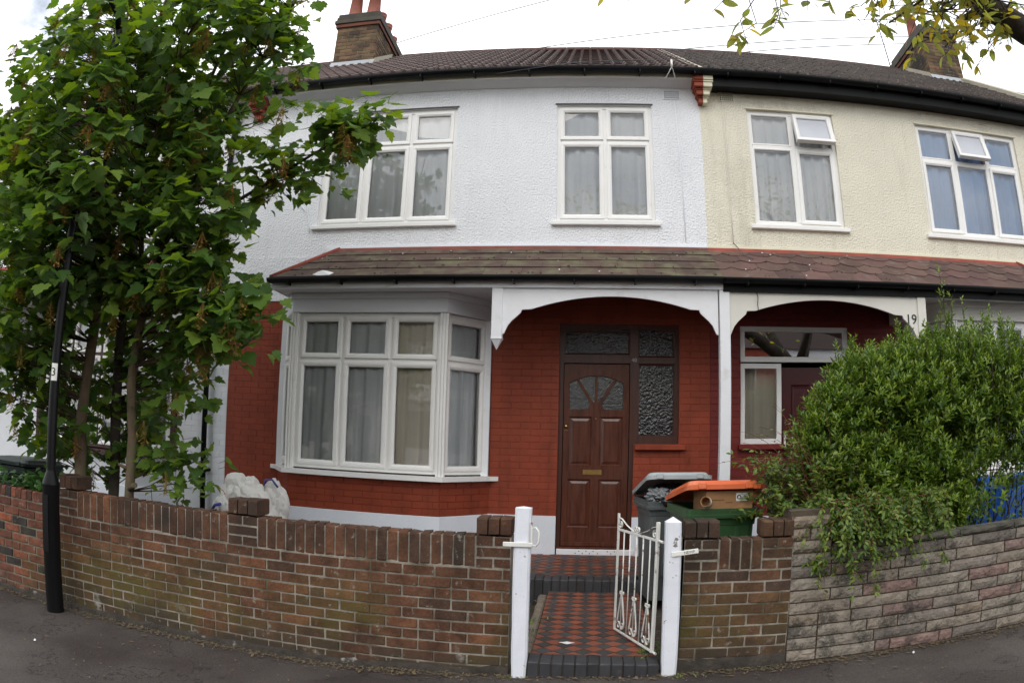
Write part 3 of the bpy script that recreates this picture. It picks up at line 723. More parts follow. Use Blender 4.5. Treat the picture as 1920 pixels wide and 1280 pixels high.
def half_round(x0, x1, yc, ztop, r, n=10):
    """half-round gutter along x"""
    b = MB(); pr = []
    for i in range(n + 1):
        a = math.pi + math.pi * i / n; pr.append((yc + r * math.cos(a), ztop + r * math.sin(a)))
    for i in range(n + 1):
        a = 2 * math.pi - math.pi * i / n; pr.append((yc + (r - .006) * math.cos(a), ztop + (r - .006) * math.sin(a)))
    pr = [(y, z) for y, z in pr]
    k = len(pr); x0, x1 = min(x0, x1), max(x0, x1)
    b.v += [(x0, y, z) for y, z in pr] + [(x1, y, z) for y, z in pr]
    for i in range(k):
        j = (i + 1) % k; b.f.append((i, i + k, j + k, j)); b.sm.append(True)
    for i in range(n):
        b.f.append((i, i + 1, k - 2 - i, k - 1 - i)); b.sm.append(False)
        b.f.append((k + k - 1 - i, k + k - 2 - i, k + i + 1, k + i)); b.sm.append(False)
    return b

# ------------------------------------------------------------------ a terraced house
W_HOUSE = 5.86
def build_house(name, label, ox, s, st):
    X = lambda u: ox + s * u
    def xr(u0, u1):
        a, b = X(u0), X(u1); return (min(a, b), max(a, b))
    full = st.get('full', True)
    h = thing(name, label, 'house', (X(2.93), 8.0, 0.1), 'terraced houses')
    rng = random.Random(st['seed'])
    x0, x1 = xr(0, W_HOUSE)
    # openings
    w1 = xr(.61, 1.78); w2 = xr(3.03, 4.77); dz0, dz1 = .36, 2.97; dr = xr(.36, 1.72); bay = xr(2.49, 5.09)
    ups = [(*w1, 4.19, 5.73), (*w2, 4.19, 5.73)]
    obj('upper_wall', wall_holes(x0, x1, 3.80, 6.14, 8.0, 8.28, ups), st['render'], h)
    bnx = xr(0, 4.6); obj('render_band', box(bnx[0] + .002, bnx[1] - .002, 7.978, 7.999, 3.80, 3.905), st['band'], h)
    ea, eb = xr(4.72, W_HOUSE); obj('upper_wall', box(ea, eb - .002, 7.992, 8.0, 3.235, 3.80), st['render'], h)
    side = xr(.36, .87)
    low_holes = [(*bay, .10, 3.2)] + ([(*dr, 1.62, dz1), (*xr(.87, 1.72), dz0, 1.62)] if full else [])
    lw = obj('lower_wall', wall_holes(x0, x1, -.2, 3.80, 8.0035, 8.28, low_holes), st['joint'], h)
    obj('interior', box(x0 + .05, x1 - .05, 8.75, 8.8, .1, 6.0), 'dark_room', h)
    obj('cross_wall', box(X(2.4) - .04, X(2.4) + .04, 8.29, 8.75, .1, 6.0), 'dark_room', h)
    # painted bricks of the lower wall, one object each
    bm_ = unit_brick(st['brick'], .008, .035, .04)
    Fw = Matrix.Translation((0, 8.0, 0))
    bh = [(*bay, .0, 3.25)] + ([(*dr, 1.62, dz1 + .03), (*xr(.87, 1.72), .0, 1.62)] if full else [])
    zt = 3.42
    if st.get('brick_span'): bx0, bx1 = st['brick_span']
    else: bx0, bx1 = x0 + .003, x1 - .003
    lay(lw, bm_, Fw, bx0, bx1, .795, zt, bh, rng=rng, depth=.05, j=.0035, proud=.0018)
    if full or st.get('plinth'):
        # white painted plinth
        for a, b in (xr(.0, .87), xr(1.72, 2.49), xr(5.09, W_HOUSE)):
            if a < bx0 - .01 or not full and s > 0: continue
            obj('plinth', box(a + .001, b - .001, 7.985, 8.02, -.1, .795), st.get('plinth', 'plinth_white'), lw)
    # upper windows
    for q, (w_, cols, cu) in enumerate(((w1, st['c1'], st['cu1']), (w2, st['c2'], st['cu2']))):
        window(h, Matrix.Translation((w_[0], 8.035, 0)), w_[1] - w_[0], 4.19, 5.73, cols, 5.235, seed=st['seed'] * 10 + q, curt=cu, cdist=.075, openc=st.get('open', {}).get(q), fixed=st.get('fixed', {}).get(q, ()), glass='glass', gap=st.get('gap', {}).get(q))
        obj('head_strip', cbox(w_[0] - .02, w_[1] + .02, 7.985, 8.035, 5.732, 5.75, .004), 'ink_grey' if not st.get('cream') else 'band_cream', h)  # strip over the window head; its dark grey paints in a shadow gap
    # bay
    fl, fr_ = xr(2.94, 4.70); bw0, bw1 = bay; YB = 7.45
    pl = st.get('plinth', 'plinth_white'); by = obj('bay', MB(), st['joint'], h)
    facets = [((bw0, 8.0), (fl, YB)), ((fl, YB), (fr_, YB)), ((fr_, YB), (bw1, 8.0))]
    bb = MB(); pb = MB()
    for i, (p, q) in enumerate(facets):
        bb.quad((p[0], p[1], -.1), (q[0], q[1], -.1), (q[0], q[1], 1.2), (p[0], p[1], 1.2))
    by.data = bb.mesh('bay', st['joint'])
    off = .02
    for (p, q), (a, b) in zip(facets, (((bw0 - .02, 7.99), (fl - .012, YB - off)), ((fl - .012, YB - off), (fr_ + .012, YB - off)), ((fr_ + .012, YB - off), (bw1 + .02, 7.99)))):
        pb.quad((a[0], a[1], -.1), (b[0], b[1], -.1), (b[0], b[1], .785), (a[0], a[1], .785))
        pb.quad((a[0], a[1], .785), (b[0], b[1], .785), (q[0], q[1], .79), (p[0], p[1], .79))
    obj('plinth', pb, pl, by)
    for i, (p, q) in enumerate(facets):
        ln = math.hypot(q[0] - p[0], q[1] - p[1]); an = math.atan2(q[1] - p[1], q[0] - p[0])
        if st.get('bay_bricks', True):
            lay(by, bm_, T(p[0], p[1], 0, an) @ Matrix.Translation((0, -.006, 0)), .004, ln - .004, .795, 1.17, rng=rng, depth=.05, j=.006, proud=.002)
    outl = [(bw0 - .11, 8.0), (bw0 - .02, 7.93), (fl - .05, YB - .10), (fr_ + .05, YB - .10), (bw1 + .02, 7.93), (bw1 + .11, 8.0)]
    sb = MB(); sb.zprism(outl, 1.172, 1.222); obj('sill', sb, st['sillm'], by)
    fm = st['bayf']
    for i, (p, q) in enumerate(facets):
        ln = math.hypot(q[0] - p[0], q[1] - p[1]); an = math.atan2(q[1] - p[1], q[0] - p[0])
        in0, in1 = (.05, .035) if i == 0 else (.035, .035) if i == 1 else (.035, .05)
        F = T(p[0], p[1], 0, an) @ Matrix.Translation((in0, .03, 0))
        window(by, F, ln - in0 - in1, 1.24, 2.985, (1, 1, 1) if i == 1 else (1,), 2.46, seed=st['seed'] * 20 + i, fm=fm, sill=False, glass=st.get('bayglass', 'glass'), curt=st['cub'], curt_cols=st.get('bay_curt') if i == 1 else None, cdist=.07, sm=st.get('bay_sash'))
    for (px, py) in ((fl, YB), (fr_, YB)):
        pbm = MB(); pbm.lathe([(.047, 1.222), (.047, 2.985)], px, py + .035, 8, False)
        for k in range(3): pbm.box(px - .045 + k * .034, px - .022 + k * .034, py - .020, py + .01, 1.224, 2.984)
        obj('corner_post', pbm, fm, by)
    for a, sg_ in ((bw0, 1), (bw1, -1)):
        obj('end_trim', box(a - .005, a + sg_ * .085, 7.94, 8.0, 1.224, 2.985), st['trimm'], by)
    fb = MB(); o1 = [(bw0 - .02, 8.0), (fl - .03, YB - .035), (fr_ + .03, YB - .035), (bw1 + .02, 8.0)]; i1 = [(bw1 - .06, 8.0), (fr_ - .02, YB + .05), (fl + .02, YB + .05), (bw0 + .06, 8.0)]
    fb.zprism(o1 + i1, 2.99, 3.19)
    o2 = [(bw0 - .05, 8.0), (fl - .045, YB - .065), (fr_ + .045, YB - .065), (bw1 + .05, 8.0)]
    fb.zprism(o2 + i1, 3.14, 3.205)
    obj('fascia', fb, st['fasc'], by)
    # canopy over bay and porch
    hb, ht = X(4.89), X(4.425); a0 = X(0)
    cx0, cx1 = (hb, a0) if s < 0 else (a0, hb)
    cr_ = MB()
    P0, P1 = (CAN_Y0, CAN_Z0), (CAN_Y1, CAN_Z1)
    cr_.poly([(hb, CAN_Y0, CAN_Z0), (a0, CAN_Y0, CAN_Z0), (a0, CAN_Y1, CAN_Z1), (ht, CAN_Y1, CAN_Z1)] if s < 0 else [(a0, CAN_Y0, CAN_Z0), (hb, CAN_Y0, CAN_Z0), (ht, CAN_Y1, CAN_Z1), (a0, CAN_Y1, CAN_Z1)])
    cr_.poly([(hb, CAN_Y0, CAN_Z0), (hb, CAN_Y1 - .0, CAN_Z0), (ht, CAN_Y1, CAN_Z1)])
    can = obj('canopy_roof', cr_, st['slate'], h)
    if st.get('slates', True): canopy_tiles(can, cx0, cx1, hb, ht, s, st['slate'], rng, s < 0)
    hm = MB(); hm.tube([(hb, CAN_Y0 + .01, CAN_Z0 + .02), (ht, CAN_Y1, CAN_Z1 + .02)], .03, 6); obj('hip_mortar', hm, st['hipm'], can)
    fl_ = MB(); y_, z_ = CAN_Y1, CAN_Z1
    fl_.poly([(min(a0, ht), y_ - .085, z_ - .035), (max(a0, ht), y_ - .085, z_ - .035), (max(a0, ht), y_ - .022, z_ + .022), (min(a0, ht), y_ - .022, z_ + .022)])
    fl_.poly([(min(a0, ht), y_ - .085, z_ - .055), (max(a0, ht), y_ - .085, z_ - .055), (max(a0, ht), y_ - .085, z_ - .035), (min(a0, ht), y_ - .085, z_ - .035)])
    obj('flashing', fl_, 'roof_red_worn' if s < 0 else 'roof_red_mortar', can)
    ex0, ex1 = min(a0, hb), max(a0, hb)
    gut = obj('gutter', half_round(ex0 - .01, ex1 + .01, 7.045, 3.302, .055), 'black_plastic', can)
    for k in range(8):
        gx = ex0 + .25 + k * .62
        if gx < ex1: obj('gutter_bracket', cbox(gx - .007, gx + .007, 6.99, 7.10, 3.225, 3.258, .003), 'black_plastic', can)
    if st.get('blackfascia'):
        obj('fascia_board', box(ex0, ex1, 7.10, 7.125, 3.175, 3.30), 'black_plastic', can)
    else:
        obj('fascia_board', box(ex0 + .0, ex1, 7.105, 7.13, 3.195, 3.30), 'gloss_white', can)
    sf = MB(); sx0, sx1 = (xr(2.30, 4.88) if full else (ex0, ex1))
    nb = 9
    for k in range(nb):
        ya = 7.132 + (7.995 - 7.132) * k / nb; yb = 7.132 + (7.995 - 7.132) * (k + 1) / nb
        sf.box(sx0 + .005, sx1 - .005, ya + .003, yb - .003, 3.208, 3.218)
    sf.box(sx0 + .004, sx1 - .004, 7.132, 7.995, 3.218, 3.23)
    obj('soffit', sf, st['soff'], can)
    obj('end_board', box(hb - .004, hb + .02, 7.13, 7.99, 3.20, 3.305), st['soff'], can)
    if full:
        # arched porch board, pendant post
        ua = .055; ub = 2.275
        pts = [(ua, 3.196), (ua, 2.725)]
        def arc(c0, c1, nn=6, sag=1.0):
            return [(c0[0] + (c1[0] - c0[0]) * t, c0[1] + (c1[1] - c0[1]) * t) for t in [i / nn for i in range(1, nn + 1)]]
        cusp = [(0, 0), (.022, .012), (.040, .055), (.062, .100), (.100, .145), (.150, .190), (.185, .222), (.200, .258), (.292, .262)]
        left = [(ua + a, 2.725 + b) for a, b in cusp]
        right = [(ub - a, 2.712 + b) for a, b in reversed(cusp)]
        mid = []
        l, r_ = left[-1], right[0]
        for i in range(1, 24):
            t = i / 24; u = l[0] + (r_[0] - l[0]) * t; mid.append((u, l[1] + (r_[1] - l[1]) * t + .133 * (1 - (2 * t - 1) ** 2)))
        poly = [(ua, 3.196)] + left + mid + right + [(ub, 3.196)]
        poly = [(X(u), z) for u, z in poly]
        if s < 0: poly = poly[::-1]
        ab = MB(); ab.prism(poly, 7.135, 7.165)
        po = obj('porch_arch', ab, st['arch'], h)
        pa, pb_ = xr(2.275, 2.385)
        pz = 2.67
        pm = MB(); pm.cbox(pa, pb_, 7.115, 7.225, pz, 3.194, .004)
        cxm = (pa + pb_) / 2; nn = len(pm.v)
        if st.get('pendant', True):
            pm.v += [(pa, 7.115, pz - .004), (pb_, 7.115, pz - .004), (pb_, 7.225, pz - .004), (pa, 7.225, pz - .004), (cxm, 7.17, pz - .115)]
            for q in ((0, 1, 4), (1, 2, 4), (2, 3, 4), (3, 0, 4)): pm.f.append(tuple(nn + i for i in q)); pm.sm.append(False)
            pm.box(pa - .004, pb_ + .004, 7.111, 7.229, pz - .006, pz + .006)
        obj('pendant_post', pm, st['arch'], h)
        obj('porch_return', cbox(pa + .02, pb_ - .02, 7.225, 8.0, 3.0, 3.205, .004), st['arch'], h)
    # main roof
    rf = MB(); cp, sp = math.cos(PITCH), math.sin(PITCH); YR, ZR = 12.0, ROOF_Z + (12.0 - ROOF_Y) * math.tan(PITCH)
    rf.quad((x0, ROOF_Y, ROOF_Z - .03), (x1, ROOF_Y, ROOF_Z - .03), (x1, YR, ZR - .03), (x0, YR, ZR - .03))
    rf.quad((x1, YR, ZR - .03), (x1, 2 * YR - ROOF_Y, ROOF_Z - .03), (x0, 2 * YR - ROOF_Y, ROOF_Z - .03), (x0, YR, ZR - .03))
    roof = obj('roof', rf, st['tile'], h)
    tx0, tx1 = st.get('tile_span', (x0, x1))
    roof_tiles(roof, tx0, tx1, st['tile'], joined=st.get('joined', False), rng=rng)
    for k in range(13):
        ra, rb = x0 + k * W_HOUSE / 13, x0 + (k + 1) * W_HOUSE / 13
        if rb < -9 or ra > 10.5: continue
        r1 = MB(); pr = [(.11 * math.cos(a), .11 * math.sin(a)) for a in [math.pi * i / 8 for i in range(9)]]
        r1.v += [(ra + .003, YR + y, ZR - .05 + z) for y, z in pr] + [(rb - .003, YR + y, ZR - .05 + z) for y, z in pr]
        for i in range(8): r1.f.append((i, i + 1, i + 10, i + 9)); r1.sm.append(True)
        r1.f.append(tuple(range(8, -1, -1))); r1.sm.append(False); r1.f.append(tuple(range(9, 18))); r1.sm.append(False)
        obj('ridge_tile', r1, 'tile_ridge', roof)
    gg = obj('gutter', half_round(x0, x1, 7.72, 6.118, .062), 'black_plastic', roof)
    for k in range(9):
        gx = x0 + .35 + k * .68
        if gx < x1: obj('gutter_bracket', cbox(gx - .009, gx + .009, 7.66, 7.80, 6.035, 6.075, .003), 'black_plastic', roof)
    if st.get('blackfascia'):
        obj('fascia_board', box(x0, x1, 7.785, 7.81, 5.935, 6.11), 'black_plastic', roof)
        obj('soffit', box(x0, x1, 7.812, 7.999, 5.945, 5.965), 'black_plastic', roof)
    else:
        obj('fascia_board', box(x0, x1, 7.80, 7.825, 6.035, 6.11), 'cream_wood', roof)
        obj('soffit', box(x0, x1, 7.827, 7.999, 6.06, 6.08), 'board_white', roof)
        cv = MB(); cv.quad((x0, 7.86, 6.058), (x1, 7.86, 6.058), (x1, 7.995, 5.985), (x0, 7.995, 5.985)); cv.flip(); obj('coving', cv, 'band_white', roof)
    return h, roof, can, X, xr

# ------------------------------------------------------------------ front doors
def panel(parent, x0, x1, z0, z1, y, m, field=.05):
    b = MB()
    b.ring(x0, x1, z0, z1, [(0, y - .002), (.012, y + .010), (.020, y + .016), (.024, y + .016), (field, y + .006), (field + .001, y + .006)])
    b.quad((x0 + field, y + .006, z0 + field), (x1 - field, y + .006, z0 + field), (x1 - field, y + .006, z1 - field), (x0 + field, y + .006, z1 - field))
    return obj('panel', b, m, parent)

def front_door_white(h):
    y = 8.07
    x0, x1 = -.305, .435; z0, z1 = .445, 2.52
    holes = [(-.245, .015, 1.365, 1.925), (.105, .365, 1.365, 1.925), (-.245, .015, .655, 1.215), (.105, .365, .655, 1.215), (-.245, .365, 2.005, 2.41)]
    d = obj('front_door', wall_holes(x0, x1, z0, z1, y, y + .045, holes), 'door_wood', h)
    for a in holes[:4]: panel(d, *a, y, 'door_wood')
    # sunburst fanlight: arched head board, half-round hub and four glazing ribs
    fx0, fx1, fz0, fz1 = holes[4]; cx = (fx0 + fx1) / 2
    hb = MB()
    pts = [(fx0, fz1)] + [(fx0 + (fx1 - fx0) * t, 2.305 + .085 * (1 - (2 * t - 1) ** 2)) for t in [i / 12 for i in range(13)]] + [(fx1, fz1)]
    hb.prism(pts, y + .001, y + .044); obj('fan_head', hb, 'door_wood', d)
    hub = MB(); hub.prism([(cx + .085 * math.cos(a), fz0 + .085 * math.sin(a)) for a in [math.pi * i / 10 for i in range(11)]], y - .004, y + .04); obj('fan_hub', hub, 'door_wood', d)
    for a in (58, 90, 122):
        r0, r1 = .08, (.37 if a == 90 else .40)
        rb = MB(); c, s_ = math.cos(R(a)), math.sin(R(a)); nx, nz_ = -s_ * .016, c * .016
        rb.prism([(cx + r0 * c - nx, fz0 + r0 * s_ - nz_), (cx + r0 * c + nx, fz0 + r0 * s_ + nz_), (cx + r1 * c + nx, fz0 + r1 * s_ + nz_), (cx + r1 * c - nx, fz0 + r1 * s_ - nz_)][::-1], y - .003, y + .04)
        obj('fan_rib', rb, 'door_wood', d)
    obj('pane', box(fx0 - .004, fx1 + .004, y + .022, y + .027, fz0 - .004, fz1 + .004), 'glass_fan', d)
    obj('pane_backing', box(fx0, fx1, y + .055, y + .06, fz0, fz1), 'bin_lid_grey', d)
    lp = MB(); lp.cbox(-.075, .14, y - .008, y + .001, 1.265, 1.325, .004); lp.cbox(-.045, .11, y - .016, y - .008, 1.278, 1.312, .004)
    obj('letter_plate', lp, 'brass', d)
    kn = MB()
    kn.v = []; kn.lathe([(0, 0), (.020, .0), (.022, .008), (.012, .02), (.0, .021)], 0, 0, 14)
    obj('lock', kn, 'brass', d, Matrix.Translation((-.275, y, 1.81)) @ Matrix.Rotation(R(90), 4, 'X'))
    obj('lock_plate', cbox(-.296, -.254, y - .004, y + .001, 1.762, 1.768, .001), 'brass', d)
    pk = MB(); pk.lathe([(0, 0), (.009, .0), (.009, .006), (.0, .007)], 0, 0, 10)
    obj('spy_hole', pk, 'brass', d, Matrix.Translation((.06, y, 1.90)) @ Matrix.Rotation(R(90), 4, 'X'))
    obj('weather_bar', cbox(x0, x1, y - .03, y + .002, z0, z0 + .055, .008), 'door_wood', d)
    # frame with side light and top lights
    f = MB()
    fy = 8.045
    f.box(-.36, -.312, fy, fy + .09, .42, 2.97); f.box(.442, .53, fy - .012, fy + .09, .42, 2.97); f.box(.955, 1.0, fy, fy + .09, 1.62, 2.97)
    f.box(-.312, .442, fy - .004, fy + .09, 2.53, 2.625); f.box(.53, .955, fy - .004, fy + .09, 2.53, 2.60); f.box(.53, .955, fy, fy + .09, 1.62, 1.70)
    pts = [(-.312, 2.97), (-.312, 2.885)] + [(-.312 + .754 * t, 2.885 + .035 * math.sin(t * math.pi / 2)) for t in [i / 8 for i in range(1, 9)]] + [(.442, 2.97)]
    f.prism(pts, fy, fy + .09)
    pts = [(.53, 2.97), (.53, 2.92)] + [(.53 + .425 * t, 2.92 - .03 * t * t) for t in [i / 6 for i in range(1, 7)]] + [(.955, 2.97)]
    f.prism(pts, fy, fy + .09)
    fr = obj('door_frame', f, 'door_frame', h)
    for i, (a, b, c, e) in enumerate(((-.312, .442, 2.625, 2.92), (.53, .955, 2.60, 2.93), (.53, .955, 1.70, 2.53))):
        obj('pane', box(a + .002, b - .002, fy + .03, fy + .036, c + .002, e - .002), 'glass_obscure', fr)
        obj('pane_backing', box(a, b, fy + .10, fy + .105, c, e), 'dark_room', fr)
        g = MB(); g.ring(a, b, c, e if i != 0 else 2.9, [(0, fy + .006), (.018, fy + .020), (.020, fy + .03)]); obj('bead', g, 'door_frame', fr)
    text('house_number', '40', .062, 'number_grey', fr, Matrix.Translation((.487, fy - .015, 2.565)) @ FACE)
    obj('side_sill', cbox(.50, 1.075, 7.93, 8.02, 1.555, 1.615, .006), 'red_paint', h)
    th = MB(); th.cbox(-.345, .53, 7.975, 8.05, .355, .42, .004)
    t_ = obj('threshold', th, 'gloss_white', h)
    for k, hx in enumerate([-.13, -.09, -.05, -.01, .03, .07, .12, .23, .27, .31, .35]):
        hb_ = MB(); hb_.lathe([(0, 0), (.006, 0), (.006, .002), (0, .003)], 0, 0, 8)
        obj('vent_hole', hb_, 'ink', t_, Matrix.Translation((hx, 7.9745, .388 + (.014 if k % 2 else -.01))) @ Matrix.Rotation(R(90), 4, 'X'))
    obj('door_sill', cbox(-.345, .47, 8.0, 8.12, .42, .445, .004), 'door_wood', h)

def front_door_cream(h, X, xr):
    y = 8.07
    a, b = xr(.88, 1.66)
    d = obj('front_door', wall_holes(a, b, .445, 2.50, y, y + .045, [(xa, xb, za, zb) for xa, xb in ((a + .11, a + .35), (b - .35, b - .11)) for za, zb in ((.6, 1.05), (1.2, 1.62), (1.74, 2.3))]), 'maroon_door', h)
    for xa, xb in ((a + .11, a + .35), (b - .35, b - .11)):
        for za, zb in ((.6, 1.05), (1.2, 1.62), (1.74, 2.3)): panel(d, xa, xb, za, zb, y, 'maroon_door', .04)
    hd = MB(); hd.cbox(a + .02, a + .045, y - .02, y + .001, 1.55, 1.75, .004); hd.cbox(a + .02, a + .14, y - .05, y - .035, 1.67, 1.69, .004); hd.cbox(a + .026, a + .04, y - .05, y, 1.672, 1.688, .002)
    obj('door_handle', hd, 'plate_white', d)
    fa, fb = xr(.36, 1.72)
    f = MB()
    f.ring(fa, fb, 2.56, 2.97, [(0, 8.08), (0, 8.03), (.058, 8.03), (.062, 8.045), (.062, 8.08)])
    sa, sb = xr(.36, .86)
    f.ring(sa, sb, 1.62, 2.54, [(0, 8.08), (0, 8.03), (.055, 8.03), (.06, 8.045), (.06, 8.08)])
    fr = obj('door_frame', f, 'upvc', h)
    obj('pane', box(fa + .055, fb - .055, 8.05, 8.056, 2.615, 2.915), 'glass_mirror', fr)
    obj('pane', box(sa + .05, sb - .05, 8.05, 8.056, 1.675, 2.485), 'glass', fr)
    obj('curtain', curtain_mesh(sb - sa, 1.65, 2.5, .12, seed=5, m='curtain_tan', n=30), None, fr, Matrix.Translation((sa, 8.05, 0)))
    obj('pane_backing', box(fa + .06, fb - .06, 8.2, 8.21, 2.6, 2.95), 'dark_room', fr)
    obj('side_sill', cbox(sa - .03, sb + .02, 7.93, 8.03, 1.555, 1.615, .006), 'maroon_paint', h)
glass_mat('glass_mirror', (.2, .2, .2), 0, .08, .9, .35)

A, roofA, canA, XA, xrA = build_house('terraced_house', 'terraced house with white roughcast above and red painted brick round its bay', 1.36, -1, dict(
    seed=3, render='render_white', band='band_white', joint='red_joint', brick='red_paint', c1=(1, 1), c2=(1, 1, 1), cu1='curtain', cu2='curtain',
    sillm='upvc', bayf='upvc', cub='curtain', trimm='gloss_white', fasc='board_white', slate='slate_canopy', hipm='roof_red_mortar', soff='board_white', arch='gloss_white', tile='tile_brown',
    bay_curt=('curtain', 'curtain', 'curtain_tan'), bayglass='glass'))
front_door_white(A)
B, roofB, canB, XB, xrB = build_house('terraced_house', 'terraced house with cream roughcast above and a maroon porch numbered 19', 1.36, 1, dict(
    seed=5, render='render_cream', band='band_cream', joint='maroon_joint', brick='maroon_paint', c1=(1, 1), c2=(1, 1, 1), cu1='curtain', cu2='curtain_blue', cream=True,
    open={0: (1, 1), 1: (1, 1)}, fixed={0: ((0, 0), (0, 1)), 1: ((0, 1), (1, 0), (2, 1))}, sillm='upvc', bayf='upvc', cub='curtain', trimm='cream_wood', fasc='cream_wood', slate='slate_canopy_b', hipm='roof_red_mortar',
    soff='cream_wood', arch='cream_wood', tile='tile_dark', blackfascia=True, pendant=False, brick_span=(1.363, 4.1), bayglass='glass_dim'))
front_door_cream(B, XB, xrB)
C, roofC, canC, XC, xrC = build_house('terraced_house', 'white terraced house with brown framed bay, mostly hidden behind the sycamores', -10.36, 1, dict(
    seed=8, render='render_white', band='band_white', joint='white_brick_joint', brick='white_brick_paint', c1=(1, 1), c2=(1, 1, 1), cu1='curtain', cu2='curtain', full=False,
    sillm='brown_frame', bayf='brown_frame', cub='blind_white', trimm='brown_frame', fasc='cream_wood', slate='slate_canopy', hipm='roof_red_mortar', soff='cream_wood', arch='cream_wood', tile='tile_brown', joined=True,
    slates=False, bay_bricks=False, bay_sash='upvc', plinth='plinth_white', brick_span=(-5.26, -4.505), tile_span=(-8.5, -4.5)))
D = thing('terraced_house', 'far terraced house showing only an ochre tiled roof beyond the second chimney', 'house', (9.5, 8, .1), 'terraced houses')
obj('wall', box(7.24, 13.0, 8.0, 8.3, -.1, 6.1), 'render_white', D)
_rf = MB(); _t = math.tan(PITCH)
_rf.quad((7.3, ROOF_Y, ROOF_Z - .12), (13, ROOF_Y, ROOF_Z - .12), (13, 11.9, ROOF_Z - .12 + 4.16 * _t), (7.3, 11.9, ROOF_Z - .12 + 4.16 * _t)); _rf.quad((13, 11.9, ROOF_Z - .12 + 4.16 * _t), (13, 16, ROOF_Z - .2), (7.3, 16, ROOF_Z - .2), (7.3, 11.9, ROOF_Z - .12 + 4.16 * _t))
roofD = obj('roof', _rf, 'tile_ochre', D)
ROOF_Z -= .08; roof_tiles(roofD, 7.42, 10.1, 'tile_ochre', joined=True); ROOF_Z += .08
# party-wall details
vg = MB()
for k in range(15):
    t0, t1 = k / 15, (k + 1) / 15; ya, yb = ROOF_Y + 4.25 * t0, ROOF_Y + 4.25 * t1; za, zb = ROOF_Z + 4.25 * t0 * _t, ROOF_Z + 4.25 * t1 * _t
    d0, d1 = random.uniform(-.012, .012), random.uniform(-.012, .012)
    vg.poly([(1.30 + d0, ya, za + .045), (1.40 + d0, ya, za + .05), (1.40 + d1, yb, zb + .05), (1.30 + d1, yb, zb + .045)])
obj('verge_mortar', vg, 'mortar_pale', roofA)
pw = MB()
for k in range(12):
    t0, t1 = k / 12, (k + 1) / 12; ya, yb = ROOF_Y + .1 + 3.9 * t0, ROOF_Y + .1 + 3.9 * t1; za, zb = ROOF_Z + (.1 + 3.9 * t0) * _t, ROOF_Z + (.1 + 3.9 * t1) * _t
    pw.poly([(7.12, ya, za - .05), (7.12, ya, za + .14), (7.12, yb, zb + .14), (7.12, yb, zb - .05)][::-1]); pw.poly([(7.12, ya, za + .14), (7.36, ya, za + .15), (7.36, yb, zb + .15), (7.12, yb, zb + .14)])
pw.poly([(7.12, ROOF_Y + .1, ROOF_Z), (7.36, ROOF_Y + .1, ROOF_Z), (7.36, ROOF_Y + .1, ROOF_Z + .2), (7.12, ROOF_Y + .1, ROOF_Z + .19)])
obj('party_parapet', pw, 'mortar_pale', roofB)
def corbel(parent, xc, ml, mr):
    steps = [(5.74, 5.83, .055, .10), (5.83, 5.915, .085, .165), (5.915, 6.0, .115, .225), (6.0, 6.10, .125, .255)]
    for side, m in ((-1, ml), (1, mr)):
        b = MB()
        for i, (za, zb, hw, d) in enumerate(steps):
            lip = .0
            b.cbox(min(xc + side * .001, xc + side * hw), max(xc + side * .001, xc + side * hw), 8.0 - d, 8.0, za + .002, zb, .005)
            b.cbox(min(xc + side * .001, xc + side * (hw + .012)), max(xc + side * .001, xc + side * (hw + .012)), 8.0 - d - .014, 8.0, zb - .022, zb + .001, .004)
        obj('corbel', b, m, parent)
corbel(A, 1.40, 'red_paint', 'band_cream')
corbel(A, -4.45, 'red_paint', 'red_paint')
def air_brick(parent, x0, x1, z0, z1, m):
    o = obj('air_brick', cbox(x0, x1, 7.985, 8.005, z0, z1, .003), m, parent)
    for i in range(7):
        for k in range(4):
            cx, cz = x0 + .022 + i * (x1 - x0 - .044) / 6, z0 + .022 + k * (z1 - z0 - .044) / 3
            obj('vent_hole', box(cx - .0085, cx + .0085, 7.9835, 7.986, cz - .0085, cz + .0085), 'ink', o)
air_brick(A, .91, 1.12, 5.82, 5.95, 'band_white'); air_brick(B, 1.62, 1.82, 5.82, 5.95, 'band_cream')
# star-shaped wire bracket under the gutter, cable clips
br = MB(); br.tube([(.93, 7.80, 6.02), (1.0, 7.62, 6.09), (1.06, 7.80, 6.02)], .012, 6); br.tube([(1.0, 7.62, 6.09), (1.0, 7.62, 6.19)], .014, 6)
obj('wire_bracket', br, 'plate_white', A)
cb = MB()
cb.tube([(1.66, 7.985, 5.95), (1.665, 7.985, 5.2), (1.66, 7.985, 4.4), (1.675, 7.985, 3.95)], .005, 5);
obj('cable', cb, 'cream_wood', B)
cb = MB(); cb.tube([(1.675, 7.985, 3.95), (1.75, 7.75, 3.745), (1.82, 7.60, 3.66)], .005, 5); obj('cable', cb, 'ink_grey', B)
cb = MB(); cb.tube([(1.05, 7.985, 5.8), (1.08, 7.985, 4.8), (1.10, 7.985, 3.95)], .004, 5); obj('cable', cb, 'band_white', A)
cb = MB(); cb.tube([(-4.0, 7.985, 4.75), (-3.7, 7.985, 4.5), (-3.55, 7.985, 4.38), (-3.5, 7.985, 4.2), (-3.5, 7.985, 4.1)], .005, 5); obj('cable', cb, 'band_white', A)
# shared porch post between the two houses
ps = MB(); ps.cbox(1.317, 1.428, 7.11, 7.22, .12, 3.194, .006); obj('porch_post', ps, 'gloss_white', A)
text('house_number', '19', .150, 'ink', B, Matrix.Translation((3.548, 7.131, 2.925)) @ FACE)
cb = MB(); cb.tube([(1.72, 7.12, 3.19), (1.735, 7.12, 3.12), (1.728, 7.12, 3.05), (1.735, 7.12, 2.99)], .004, 5); obj('cable', cb, 'ink', B)
